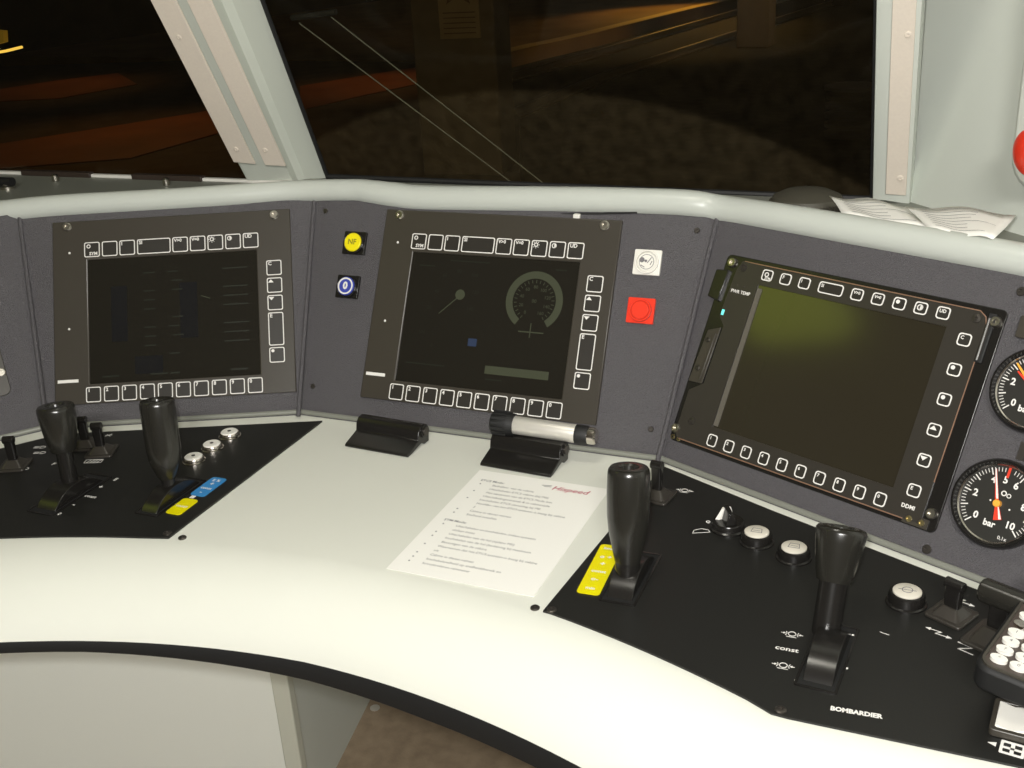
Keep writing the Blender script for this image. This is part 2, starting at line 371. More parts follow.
def small_display():
    t = thing('display_unit', 'right black display unit with rounded corners and small spaced keys', 'display', P3 @ T(0.0005, .1310, -.0108))
    MB().prism(rrect(.304, .2085, .006), 0, .0120).build('housing', M_gloss, t, bevel=.001)
    face = [(-.132, .0985), (-.130, .100), (.128, .0985), (.1345, .094), (.137, .085), (.137, -.0995), (-.142, -.0995), (-.1455, -.095), (-.1455, -.047), (-.130, -.036), (-.1285, .028), (-.1375, .038), (-.1345, .090)]
    a, b, c_, d_ = -.1035, .103, -.0765, .0785
    # face plate in four pieces round the screen opening
    mb = MB(); 
    pl = [[(-.1345, .090), (-.1375, .038), (-.1285, .028), (-.130, -.036), (-.1455, -.047), (-.1455, -.095), (-.142, -.0995), (a, -.0995), (a, .0985), (-.130, .0995)],
          [(a, d_), (b, d_), (b, .0985), (a, .0985)], [(a, -.0995), (b, -.0995), (b, c_), (a, c_)],
          [(b, -.0995), (.137, -.0995), (.137, .085), (.1345, .094), (.128, .0985), (b, .0985)]]
    for p in pl: mb.prism(p, .0121, .0135)
    mb.build('face_plate', M_bez2, t)
    stroke_mb = MB(); stroke_mb.tube([(-.128, .0995, .0128), (.128, .0990, .0128), (.1345, .0945, .0128), (.1375, .086, .0128), (.1375, -.060, .0136)], .0006, 6)
    stroke_mb.tube([(-.139, -.1000, .0136), (.120, -.1000, .0136)], .0006, 6).build('edge_trim_or_highlight', mat('highlight_edge', (.75, .45, .32), .35, metal=.8), t)  # orange-pink highlight on the plate edge, modelled as a coloured bead
    MB().box((0, .001, .0110), (.2075, .156, .0025)).build('screen', mat('screen_glass_right', (.026, .022, .014), .11, spec=.7), t)
    MB().box((-.1000, .000, .0128), (.0055, .150, .0008)).build('screen_edge_strip', mat('grey_strip', (.11, .10, .08), .5), t)
    kz = .0134
    for i, (x, w_, gl) in enumerate([(-.0957, .0128, 'sunsym'), (-.0736, .0128, 'F'), (-.0514, .0128, 'I'), (-.0212, .0272, 'SI'), (.0080, .0128, 'V>0'), (.0302, .0128, 'V=0'), (.0525, .0128, 'dot'), (.0742, .0128, 'half'), (.0961, .0128, 'UD')]):
        key(t, x, .2209 - .131, w_, .0117, kz, gl, r=.0028, lw=.0011, gs=.0046)
    for y, gl in ((.2014, 'C'), (.1731, 'dot'), (.1448, 'dot'), (.1159, 'up'), (.0870, 'down'), (.0581, 'E')): key(t, .1226, y - .131, .0125, .0118, kz, gl, r=.0028, lw=.0011, gs=.0046)
    for i in range(10): key(t, -.0980 + i * .02144, .0405 - .131, .0115, .0128, kz, str((i + 1) % 10), r=.0028, lw=.0011, gs=.0044)
    for x, y, z in ((-.1425, .0955, .012), (.1445, .0920, .012), (-.1465, -.0905, .012), (.1440, -.0875, .012)): screw_mb(T(x, y, z), .0052, .004).build('screw', M_screw, t)
    for x, y in ((-.1270, .0925), (.127, .0915), (-.130, -.078)): MB().lathe([(.0042, 0), (.004, .0008), (.0015, .0012), (.001, .0004), (0, .0004)], T(x, y, .0134), 16).build('blind_screw', M_screwd, t)
    for x, y in ((-.148, -.1005), (-.140, -.1005), (.126, -.0985), (.138, -.0985)): screw_mb(T(x, y, .0105 if x < 0 else .013), .0030, .002).build('screw', mat('brass', (.5, .42, .22), .35, metal=1) if 'brass' not in bpy.data.materials else bpy.data.materials['brass'], t)
    MB().box((.132, -.0985, .0128), (.024, .009, .001)).build('corner_tab', M_bez, t); MB().box((-.144, -.1005, .009), (.018, .008, .003)).build('corner_tab', M_bez, t)
    mb = MB(); mb.box((.1400, .076, .0128), (.0075, .046, .002)); mb.build('handle_slot', M_rub, t, bevel=.001)
    MB().tube([(.1385, .094, .014), (.1390, .055, .014)], .0016, 8).build('slot_pin', M_bez, t)
    # left hand latch parts
    MB().prism([(-.158, .085), (-.142, .087), (-.1435, .052), (-.1585, .055)], 0, .016).build('latch', M_gloss, t, bevel=.001)
    mb = MB(); mb.prism([(-.146, .020), (-.131, .026), (-.1325, -.037), (-.1500, -.038)], .0121, .0135); mb.prism([(-.1365, .018), (-.1335, .019), (-.1350, -.034), (-.138, -.034)], .0135, .0150); mb.build('latch_bracket', M_bez, t, bevel=.0006)
    for y in (.010, -.022): screw_mb(T(-.142 - (.010 - y) * .05, y, .0135), .003, .0015).build('screw', M_screwd, t)
    mb = MB(); text_into(mb, 'PWR TEMP', .0050, T(-.121, .0665, .0137), bold=.02); mb.build('caption', M_print, t, smooth=False)
    mb = MB(); text_into(mb, 'DDMI', .0052, T(.122, -.0885, .0137), bold=.03); mb.build('caption', M_print, t, smooth=False)
    MB().box((-.1345, .042, .0136), (.0030, .006, .0008)).build('indicator_lamp', M_grn, t)
    for x in (-.128, -.120): MB().lathe([(.0014, 0), (.001, .0004), (0, .0004)], T(x, .0735, .0134), 10).build('indicator_dot', M_screwd, t)
small_display()

# ---------------------------------------------------------------- push buttons on the middle panel
def sq_button(x, y, name, label, base_m, cap_m, cap_r, cap_h, txt=None, tmat=None, ring=None, grp='square pushbuttons on the middle panel'):
    t = thing(name, label, 'button', P2 @ T(x, y, 0), grp)
    mb = MB(); mb.prism(rrect(.031, .0285, .0015), 0, .004); mb.ring(circ(cap_r + .002, 32), circ(cap_r, 32), .004, .0075); mb.build('base', base_m, t, bevel=.0006)
    MB().lathe([(cap_r - .0003, .002), (cap_r - .0003, cap_h - .001), (cap_r - .0015, cap_h), (0, cap_h)], None, 36).build('cap', cap_m, t)
    if ring: MB().ring(circ(cap_r * .88, 32), circ(cap_r * .72, 32), cap_h, cap_h + .0002).build('cap_ring', ring, t)
    if txt:
        mb = MB(); text_into(mb, txt[0], txt[1], T(0, 0, cap_h + .0003), bold=txt[2]); mb.build('lettering', tmat, t, smooth=False)
    return t
M_btnink = mat('button_ink', (.22, .20, .02), .5)
sq_button(-.1884, .2182, 'push_button', 'round yellow pushbutton lettered NF on a black square base', M_gloss, M_yel, .0118, .009, ('NF', .0095, .02), M_btnink)
sq_button(-.1890, .1634, 'push_button', 'round blue pushbutton with a white zero on a black square base', M_gloss, M_blue, .0118, .009, ('0', .0125, .05), M_white, M_white)
tw = sq_button(.1846, .2168, 'push_button', 'white square pushbutton with a small black speaker symbol', M_white, M_white, .0115, .006)
mb = MB(); mb.ring(circ(.0085, 28), circ(.0079, 28), .006, .0062); mb.prism(circ(.003, 14, -.0055, .002), .006, .0062); mb.prism(circ(.0016, 10, -.001, .001), .006, .0062)
stroke(mb, [(.001, -.001), (.005, .005)], .0009, .006); stroke(mb, [(.0045, -.003), (.006, .001)], .0009, .006); stroke(mb, [(-.006, -.004), (-.002, -.006)], .0009, .006)
mb.build('symbol', M_ink, tw, smooth=False)
tr = sq_button(.1842, .1626, 'push_button', 'red square pushbutton on the middle panel below the white one', M_red, M_red, .0105, .0085)
MB().ring(circ(.0128, 32), circ(.0122, 32), .0043, .0049).build('cap_groove', mat('groove_dark_red', (.30, .02, .01), .5), tr)

# ---------------------------------------------------------------- gauges on the right panel
def gauge(x, y, r, label, nums, a_need, red_at=None, orange=False):
    t = thing('pressure_gauge', label, 'gauge', P3 @ T(x, y, 0), 'round bar gauges on the right panel')
    MB().lathe([(r, 0), (r, .006), (r * .97, .011), (r * .93, .013), (r * .90, .013), (r * .885, .009), (r * .875, .006), (r * .87, .005)], None, 64, cap=False).build('bezel_ring', M_gloss, t)
    MB().lathe([(r * .872, .0058), (r * .845, .0048), (r * .845, .004)], None, 64, cap=False).build('inner_ring', M_chrome, t)
    MB().lathe([(r * .9, .003), (r * .9, .004), (0, .004)], None, 64, cap=False).build('dial', M_dial, t)
    mb = MB(); n = 50
    for i in range(n + 1):
        a = R_(225 - 270 * i / n); big = i % 5 == 0; r0 = r * (.66 if big else .72); r1 = r * .80
        if abs(225 - 270 * i / n - 88) < 6 and red_at is not None: continue
        stroke(mb, [(r0 * math.cos(a), r0 * math.sin(a)), (r1 * math.cos(a), r1 * math.sin(a))], .0010 if big else .0006, .004)
    for s1, f in nums:
        a = R_(225 - 270 * f); text_into(mb, s1, .0085 if r > .038 else .0085, T(r * .54 * math.cos(a), r * .54 * math.sin(a), .0042), bold=.03)
    text_into(mb, 'bar', .0078, T(-.002 if r > .038 else -.004, -r * .47, .0042), bold=.03)
    if r > .038:
        text_into(mb, '0,1x', .0045, T(.012, -r * .70, .0042)); mb.ring(circ(.0024, 12, .002, .010), circ(.0015, 12, .002, .010), .004, .0043); mb.ring(circ(.0020, 12, .0065, .009), circ(.0013, 12, .0065, .009), .004, .0043)
        mb.prism(circ(.0008, 8, -.007, .001), .004, .0043); mb.prism(circ(.0008, 8, .0105, -.002), .004, .0043)
    else:
        mb.prism(circ(.0011, 8, -.006, .004), .004, .0043); mb.prism(circ(.0011, 8, -.004, .016), .004, .0043)
    mb.build('scale', M_print, t, smooth=False)
    if red_at is not None:
        a = R_(red_at); mb = MB(); stroke(mb, [(r * .62 * math.cos(a), r * .62 * math.sin(a)), (r * .81 * math.cos(a), r * .81 * math.sin(a))], .0022, .0041); mb.build('red_mark', M_redn, t, smooth=False)
    nm = T(0, 0, .0065) @ RZ(R_(a_need - 90))
    mb = MB(); mb.prism([(-.0016, 0), (.0016, 0), (.0007, r * .76), (-.0007, r * .76)], 0, .0007, nm)
    if not orange: mb.prism([(-.0035, -r * .36), (.0035, -r * .36), (.0014, 0), (-.0014, 0)], 0, .0007, nm)
    mb.build('needle', M_org if orange else M_redn, t, smooth=False)
    if not orange:
        mb = MB(); mb.prism([(-.0003, .004), (.0014, .004), (.0006, r * .77), (-.0005, r * .77)], .0008, .0011, nm); mb.prism([(.0010, -r * .35), (.0032, -r * .35), (.0016, -.003), (.0008, -.003)], .0008, .0011, nm); mb.build('needle_stripe', M_print, t, smooth=False)
    else:
        nm2 = T(0, 0, .0055) @ RZ(R_(a_need - 82)); mb = MB(); mb.prism([(-.0016, 0), (.0016, 0), (.0007, r * .6), (-.0007, r * .6)], 0, .0006, nm2); mb.build('needle', M_redn, t, smooth=False)
    MB().lathe([(.0032, .004), (.0032, .0088), (.0024, .0096), (0, .0096)], None, 20).build('hub', M_org, t)
gauge(.1970, .0705, .0392, 'lower round black bar gauge with red needle and scale to 10', [('0', 0), ('2', .2), ('4', .4), ('5', .5), ('6', .6), ('8', .8), ('10', 1)], 109, 89)
gauge(.1965, .1720, .0375, 'upper round black bar gauge with an orange needle, cut by the picture edge', [('0', 0), ('2', .2), ('4', .4), ('6', .6), ('8', .8), ('10', 1)], 137, None, True)
# small caption plate between gauges and dark tab at the right edge
tag(MB().box((0, 0, .0015), (.006, .016, .003)).build('caption_plate', M_screwd, None, mat=P3 @ T(.2015, .1195, 0)), 'tiny dark plate on the panel between the two gauges', 'plate')
tag(MB().prism(rrect(.022, .020, .002), 0, .006).build('socket_cover', M_bez, None, mat=P3 @ T(.1765, .2235, 0), bevel=.0006), 'small dark square cover above the upper gauge', 'cover')

# ---------------------------------------------------------------- desk
def yf(x):
    x = max(min(x, .425), -.425); return -.283 - .535 * x * x if x > 0 else -.283 - .545 * x * x
def yb(x):
    if x < -.229: y = -.001 + (x + .229) * .438
    elif x > .231: y = -.001 - (x - .231) * .452
    else: y = -.001
    if x < -.517: y = -.127 + (x + .517) * 1.28
    return y + .012
XS = [-.95 + i * .025 for i in range(77)]
def low_off(x):   # the lip swings a little further towards the driver at the left
    return .084 + (.012 * max(0, -x) / .3)
LIP = [(0, 0), (.06, -.0004), (.16, -.0016), (.30, -.0045), (.45, -.0095), (.60, -.0165), (.74, -.0260), (.86, -.0360), (.95, -.0460), (1.0, -.0550)]
def fn(x):
    d = Vector((.05, yf(x + .025) - yf(x - .025), 0)).normalized(); return Vector((d.y, -d.x, 0))
FP = [Vector((x, yf(x), 0)) for x in XS if x < .42] + [Vector((.42, yf(.42), 0))] + [Vector((x, yf(.42), 0)) for x in XS if x > .43]
def nrm_at(i):
    a = FP[max(i - 2, 0)]; b = FP[min(i + 2, len(FP) - 1)]; d = (b - a).normalized(); return Vector((d.y, -d.x, 0))
desk = thing('control_desk', 'curved off-white control desk with a rounded front edge and black rubber trim', 'desk', T(0, 0, 0))
rows = [[(p.x, max(yb(p.x), p.y + .02), -.03) for p in FP], [(p.x, max(yb(p.x), p.y + .02), 0) for p in FP]]
for f_ in (.75, .5, .25): rows.append([(p.x, p.y + (max(yb(p.x), p.y + .02) - p.y) * f_, 0) for p in FP])
off = {}
for s_, z in LIP:
    rows.append([tuple(p + nrm_at(i) * (s_ * low_off(p.x)) + Vector((0, 0, z))) for i, p in enumerate(FP)])
edge = [p + nrm_at(i) * low_off(p.x) for i, p in enumerate(FP)]
rows.append([tuple(e + Vector((0, 0, -.0555)) - nrm_at(i) * .02) for i, e in enumerate(edge)])
rows.append([(p.x, max(yb(p.x), p.y + .02), -.0555) for p in FP])
MB().sheet(rows).build('desk_top', M_desk, desk, ang=50)
ex = lambda x: .012 * max(0, min(1, (x + .22) / .34))
rt = [[tuple(e - nrm_at(i) * a + Vector((0, 0, z - (ex(e.x) if z < -.06 else 0)))) for i, e in enumerate(edge)] for a, z in ((.012, -.0556), (.0012, -.0556), (-.0004, -.0580), (-.0004, -.0665), (.0012, -.0685), (.012, -.0685), (.012, -.0556))]
MB().sheet(rt).build('edge_trim_or_highlight', M_rub, desk)
# black control plates let into the desk
def plate(name, pts, label):
    t = thing(name, label, 'control plate', T(0, 0, 0))
    MB().prism(pts, .0003, .0022).build('plate', M_black, t)
    return t
def linex(P, d, u):   # point on desk: distance d in front of a panel base, u along it
    o = P @ Vector((u, 0, 0)); n = Vector((P.col[1].x, P.col[1].y, 0)).normalized(); return (o - n * d).to_2d()
b1a, b1b = linex(P1, .020, -.135), linex(P1, .010, .185)
lp = [(-.193, -.300)] + [(-.22 - i * .02, yf(-.22 - i * .02) + .002) for i in range(11)] + [(-.80, -.382), (-.80, -.34), (-.57, -.24), (-.521, -.178), tuple(b1a), (-.192, -.012)]
platL = plate('control_plate', lp, 'black control plate with two levers on the left of the desk')
lp3 = [(.233, -.012), tuple(linex(P3, .013, .0)), tuple(linex(P3, .013, .32)), (.80, -.374), (.428, -.374), (.415, -.373)] + [(.395 - i * .02, yf(.395 - i * .02) + .004) for i in range(10)] + [(.208, -.303)]
platR = plate('control_plate', lp3, 'black control plate with two levers and a maker name on the right of the desk')
for par, pts in ((platL, [(-.199, -.294)]), (platR, [(.215, -.300), (.421, -.368)])):
    for x, y in pts: screw_mb(T(x, y, .0022), .0045, .0015).build('screw', M_screwd, par)
for x, y in ((-.181, -.294), (.199, -.299)): screw_mb(T(x, y, 0), .0042, .0018).build('screw', M_screwd, desk)
# dark joint between desk and console
for P, a, b in ((P1, -.155, .155), (P2, -.229, .231), (P3, -.148, .40), (P0, -.4, 0)):
    MB().tube([P @ Vector((a, .004, .0015)), P @ Vector((b, .004, .0015))], .0030, 8).build('joint_seal', M_shelf, desk)

# ---------------------------------------------------------------- levers
def drum(t, wd, rad=.050, cz=-.032, L=.088, skew=0):
    mb = MB(); mb.ring(rrect(wd + .010, L + .004, .002), rrect(wd + .006, L, .0015), .0022, .0032); mb.build('slot_frame', M_gloss, t)
    MB().box((0, 0, .0012), (wd + .007, L + .001, .0024)).build('slot_floor', M_rub, t)
    mb = MB(); n = 22; a0 = math.acos(min(1, (-cz + .0015) / rad)); prof = [(rad * math.sin(-a0 + 2 * a0 * i / n), cz + rad * math.cos(-a0 + 2 * a0 * i / n)) for i in range(n + 1)]
    V = [[mb.v((sx * wd / 2, y, z)) for y, z in prof] for sx in (-1, 1)]
    for i in range(n): mb._f([V[0][i], V[1][i], V[1][i + 1], V[0][i + 1]])
    mb._f(V[0]); mb._f(V[1][::-1]); mb._f([V[0][0], V[0][-1], V[1][-1], V[1][0]])
    mb.build('lever_drum', M_gloss, t, bevel=.0006)
def lever(x, y, name, label, top, stem0, stem_r, grip, wd=.028, rz=0, L=.088, gm=None):
    """grip: list of (radius, distance below the top); local coordinates relative to slot centre"""
    t = thing(name, label, 'lever', T(x, y, 0) @ RZ(rz), 'hand levers on the desk')
    drum(t, wd, L=L)
    inv = RZ(-rz) @ T(-x, -y, 0); a, b = inv @ Vector(stem0), inv @ Vector(top); ln = (b - a).length; m = axisM(a, b)
    gl = grip[-1][1]
    MB().lathe([(stem_r * 1.02, -.012), (stem_r, 0), (stem_r, ln - gl + .004)], m, 28).build('stem', M_gloss, t)
    prof = [(r, ln - d) for r, d in reversed(grip)]
    r0 = grip[0][0]
    prof += [(r0 * .93, ln + .0018), (r0 * .80, ln + .0024), (r0 * .52, ln + .0024), (r0 * .44, ln + .0008), (r0 * .40, ln - .003), (0, ln - .004)]
    MB().lathe(prof, m, 40, a0=.1).build('grip', gm or M_grip, t, ang=28)
    return t
lever(-.360, -.256, 'control_lever', 'left black lever with a short flared grip beside the headlamp switches', (-.367, -.243, .099), (-.360, -.253, .012), .0088,
      [(.0192, 0), (.0198, .003), (.0193, .014), (.0165, .034), (.0140, .046), (.0125, .049)], .026)
lever(-.247, -.228, 'control_lever', 'black lever with a long straight grip beside the blue and yellow labels', (-.2545, -.214, .106), (-.2470, -.228, .019), .0072,
      [(.0180, 0), (.0184, .003), (.0182, .018), (.0180, .050), (.0165, .064), (.0105, .080), (.0080, .084)], .020, 0, .080)
lever(.2645, -.230, 'control_lever', 'tall black barrel-gripped lever beside the long yellow label', (.262, -.224, .107), (.264, -.240, .010), .0110,
      [(.0178, 0), (.0184, .003), (.0190, .020), (.0186, .042), (.0172, .056), (.0128, .078), (.0115, .084)], .023, 0, .084)
lever(.4440, -.292, 'control_lever', 'black lever with a flared grip and curved slot cover beside the word const', (.4415, -.224, .078), (.4380, -.258, .002), .0115,
      [(.0202, 0), (.0206, .002), (.0197, .010), (.0160, .034), (.0140, .042)], .0225, R_(-4), .086)

# ---------------------------------------------------------------- toggles, knob and buttons on the plates
def toggle(x, y, rz, name, label, h=.034, wd=.010, lean=0, grp='paddle switches on the control plates'):
    t = thing(name, label, 'switch', T(x, y, .0022) @ RZ(rz), grp)
    MB().prism(rrect(.032, .032, .003), 0, .003).build('base_plate', M_bez2, t, bevel=.0008)
    MB().prism(rrect(.024, .024, .003), .003, .010, poly1=rrect(.013, .010, .002)).build('collar', M_bez2, t)
    mb = MB(); mb.prism(rrect(wd, .007, .002), .008, h, T(0, lean * 0, 0), poly1=rrect(wd * 1.15, .008, .0025)); 
    mb.cyl((-wd * .62, 0, h), (wd * .62, 0, h), .0045, seg=16); mb.build('paddle', M_gloss, t, bevel=.0006)
    return t
toggle(-.474, -.222, R_(24), 'paddle_switch', 'small black paddle switch by the headlamp symbols at the left edge')
toggle(-.399, -.163, R_(24), 'paddle_switch', 'small black paddle switch between the two left levers')
toggle(-.430, -.154, R_(24), 'paddle_switch', 'small black paddle switch mostly hidden behind the leftmost lever')
toggle(.246, -.080, R_(-10), 'paddle_switch', 'small black paddle switch behind the tall barrel-gripped lever', .036)
toggle(.531, -.206, R_(-28), 'paddle_switch', 'small black paddle switch beside the large tee-handled switch', .030, .013)
t = thing('tee_handle_switch', 'large black switch topped by a sideways cylinder, partly behind the handset', 'switch', T(.5645, -.232, .0022) @ RZ(R_(-26)))
MB().prism(rrect(.040, .042, .004), 0, .003).build('base_plate', M_bez2, t, bevel=.0008)
MB().prism(rrect(.030, .032, .003), .003, .014, poly1=rrect(.018, .014, .003)).build('collar', M_bez2, t)
MB().box((.001, .002, .024), (.017, .012, .028)).build('arm', M_gloss, t, bevel=.002)
MB().lathe([(.0085, -.019), (.0100, -.017), (.0102, .018), (.0088, .020)], T(.002, .003, .040) @ Matrix.Rotation(R_(90), 4, 'Y'), 32).build('cross_grip', M_grip, t)

def round_button(x, y, name, label, r=.0130, h=.010, ringm=None, capm=None, grp=None, sym=0, capr=.78):
    t = thing(name, label, 'button', T(x, y, .0022), grp)
    MB().lathe([(r * 1.12, 0), (r * 1.12, .0015), (r * 1.0, .0022), (r, h * .7), (r * .93, h), (r * .82, h + .0004), (r * .80, h - .001), (0, h - .001)], None, 40).build('ring', ringm or M_gloss, t)
    MB().lathe([(r * capr, h - .0015), (r * capr, h + .001), (r * (capr - .08), h + .0018), (0, h + .0018)], None, 36).build('cap', capm or M_cap, t)
    mb = MB(); z = h + .0019
    if sym == 1:
        mb.ring(circ(.0045, 20), circ(.0039, 20), z, z + .0002); stroke(mb, [(-.007, 0), (.007, 0)], .0006, z)
    elif sym == 2:
        stroke(mb, [(-.005, -.003), (.005, -.003), (.004, .004), (-.004, .004)], .0006, z, closed=True); stroke(mb, [(-.003, 0), (.003, 0)], .0006, z)
    else:
        mb.prism(circ(.0022, 12), z, z + .0002)
    mb.build('symbol', M_ink if sym else M_screwd, t, smooth=False)
    return t
for i, (y, l) in enumerate(((-.146, 'nearest of the three chrome-ringed round buttons on the left plate'), (-.112, 'middle one of the three chrome-ringed round buttons on the left plate'), (-.078, 'farthest of the three chrome-ringed round buttons on the left plate, nearest the display'))):
    round_button(-.2765, y - .004, 'push_button', l, .0118, .0055, M_chrome, M_white, 'chrome-ringed buttons in a row', 0, .84)
round_button(.3575, -.137, 'push_button', 'ivory capped round button next to the rotary knob', .0145, .010, grp='ivory capped round buttons', sym=2)
round_button(.3945, -.154, 'push_button', 'ivory capped round button just left of the flared lever grip', .0145, .010, grp='ivory capped round buttons', sym=2)
round_button(.4950, -.198, 'push_button', 'ivory capped round button alone right of the flared lever', .0150, .011, grp='ivory capped round buttons', sym=1)
t = thing('rotary_knob', 'black rotary knob with a white pointer flank left of the ivory buttons', 'knob', T(.3275, -.121, .0022) @ Matrix.Scale(1.0, 4))
MB().lathe([(.0170, 0), (.0170, .002), (.0155, .003), (.0148, .008), (.0140, .009), (0, .009)], None, 40).build('skirt', M_gloss, t)
MB().prism([(-.011, -.0055), (.011, -.0055), (.0115, .0055), (-.0115, .0055)], .009, .021, RZ(R_(-62)), poly1=[(-.009, -.0022), (.010, -.0022), (.010, .0022), (-.009, .0022)]).build('pointer_grip', M_gloss, t, bevel=.0008)
MB().prism([(-.0125, -.002), (-.0085, -.002), (.0035, .0095), (.001, .0125), (-.006, .0118), (-.0115, .006)], .0085, .0195, poly1=[(-.0070, .001), (-.0050, .0015), (.0005, .0075), (-.001, .0085), (-.0045, .0080), (-.0070, .0045)]).build('white_flank', M_white, t)

# stickers
def sticker(x0, x1, y0, y1, m, label, rows_, name='label_sticker', ry=0):
    t = thing(name, label, 'label', T((x0 + x1) / 2, (y0 + y1) / 2, .0023) @ RZ(ry))
    MB().prism(rrect(x1 - x0, y1 - y0, .0035), 0, .0006).build('backing', m, t, smooth=False)
    mb = MB()
    for s1, yy, sz in rows_: text_into(mb, s1, sz, T(0, yy, .0008), bold=.03)
    mb.build('lettering', M_print, t, smooth=False)
sticker(-.230, -.211, -.219, -.177, M_stB, 'blue label sticker beside the straight-gripped left lever', [('E %', .014, .0065), ('+', .006, .009), ('const', -.004, .0062), ('-', -.013, .009)])
sticker(-.230, -.211, -.260, -.227, M_stY, 'short yellow label sticker below the blue one', [('const', 0, .0062)])
tag(MB().box((0, 0, .0003), (.005, .005, .0005)).build('position_mark', M_print, None, mat=T(-.223, -.2225, .0023), smooth=False), 'small white mark between the blue and yellow stickers', 'mark')
sticker(.2235, .2445, -.268, -.184, M_stY, 'long yellow label sticker left of the tall barrel-gripped lever', [('km/h', .035, .006), ('o +', .020, .008), ('+', .008, .009), ('const', -.005, .0062), ('o-', -.018, .008), ('min', -.033, .006)], ry=R_(3))

# printed marks on the right plate
def brake_symbol(mb, x, y, s=1, z=.0023):
    mb.ring(circ(.0042 * s, 20, x, y), circ(.0034 * s, 20, x, y), z, z + .0003)
    for d in (-1, 1):
        stroke(mb, [(x + d * .0062 * s, y - .003 * s), (x + d * .0052 * s, y), (x + d * .0062 * s, y + .003 * s)], .0007, z)
        stroke(mb, [(x + d * .0068 * s, y), (x + d * .0110 * s, y)], .0007, z)
        mb.prism([(x + d * .0068 * s, y), (x + d * .0088 * s, y + .0016 * s), (x + d * .0088 * s, y - .0016 * s)], z, z + .0003)
    stroke(mb, [(x - .005 * s, y - .0055 * s), (x + .005 * s, y - .0055 * s)], .0006, z)
def mark(nm, fn_, par=None):
    mb = MB(); fn_(mb); return mb.build(nm, M_print, par or platR, smooth=False)
mark('brake_symbol', lambda mb: brake_symbol(mb, .4130, -.2715, .78)); mark('brake_symbol', lambda mb: brake_symbol(mb, .4135, -.3145, .78))
mark('lever_lettering', lambda mb: text_into(mb, 'const', .0076, T(.4125, -.2930, .0025), bold=.02, sx=1.1))
for x, y in ((.4255, -.330), (.4590, -.258), (.4600, -.303)): mark('position_dot', lambda mb: mb.prism(circ(.0010, 10, x, y), .0022, .0026))
d_ = (atz(881, 719.5) - atz(831, 711)); c_ = (atz(881, 719.5) + atz(831, 711)) / 2
mark('maker_lettering', lambda mb: text_into(mb, 'BOMBARDIER', .0066, T(c_.x, c_.y, .0025) @ RZ(math.atan2(d_.y, d_.x)), bold=.05, sx=.90))
mark('brake_symbol', lambda mb: brake_symbol(mb, .2690, -.059, .8))
mark('lamp_outline_symbol', lambda mb: stroke(mb, [(.2975, -.1395), (.3125, -.1330), (.3100, -.1290), (.3030, -.1290), (.2975, -.1340)], .0008, .0023, closed=True))
mark('circle_symbol', lambda mb: mb.ring(circ(.0022, 12, .3065, -.1145), circ(.0014, 12, .3065, -.1145), .0022, .0026))
def z_arrow(mb, x, y, a):
    m = T(x, y, 0) @ RZ(a); stroke(mb, [(-.009, 0), (.002, .0), (-.002, -.004), (.009, -.004)], .0008, .0023, m); mb.prism([(-.011, 0), (-.007, .0018), (-.007, -.0018)], .0023, .0026, m)
    mb.prism([(.011, -.004), (.007, -.0022), (.007, -.0058)], .0023, .0026, m)
for px, py, a in ((939, 634, -15), (963, 602, -20)):
    p = atz(px, py); mark('arrow_symbol', lambda mb: z_arrow(mb, p.x, p.y, R_(a)))
p = atz(885, 636); mark('dash_symbol', lambda mb: stroke(mb, [(p.x - .004, p.y + .001), (p.x + .003, p.y - .001)], .0006, .0023))
def zig(mb):
    p = atz(970, 653); m = T(p.x, p.y, 0) @ RZ(R_(-25))
    stroke(mb, [(-.012, .004), (.000, .004), (-.008, -.004), (.004, -.004)], .0009, .0023, m)
mark('zigzag_symbol', zig)
def elb(mb):
    p = atz(994, 692); m = T(p.x, p.y, 0) @ RZ(R_(-15)); mb.prism([(-.006, .002), (-.001, .005), (-.001, -.001)], .0023, .0026, m); stroke(mb, [(0, .002), (.002, .002), (.002, -.006), (.014, -.006), (.014, .003)], .0010, .0023, m); stroke(mb, [(.008, -.006), (.008, .0)], .001, .0023, m)
mark('window_arrow_symbol', elb)
def win(mb):
    p = atz(1012, 752); m = T(p.x, p.y, 0) @ RZ(R_(-8)); mb.ring(rrect(.016, .014, .001), rrect(.012, .010, .0008), .0023, .0026, m); stroke(mb, [(0, -.006), (0, .006)], .0026, .0023, m); stroke(mb, [(-.007, 0), (.007, 0)], .0022, .0023, m)
mark('window_symbol', win)
for dx, sg in ((-.016, 1), (.016, -1)):
    def arr(mb):
        p = atz(1012, 752); m = T(p.x, p.y, 0) @ RZ(R_(-8)); mb.prism([(dx, 0), (dx + sg * .0055, .0022), (dx + sg * .0055, -.0022)], .0023, .0026, m)
    mark('pointer_symbol', arr)
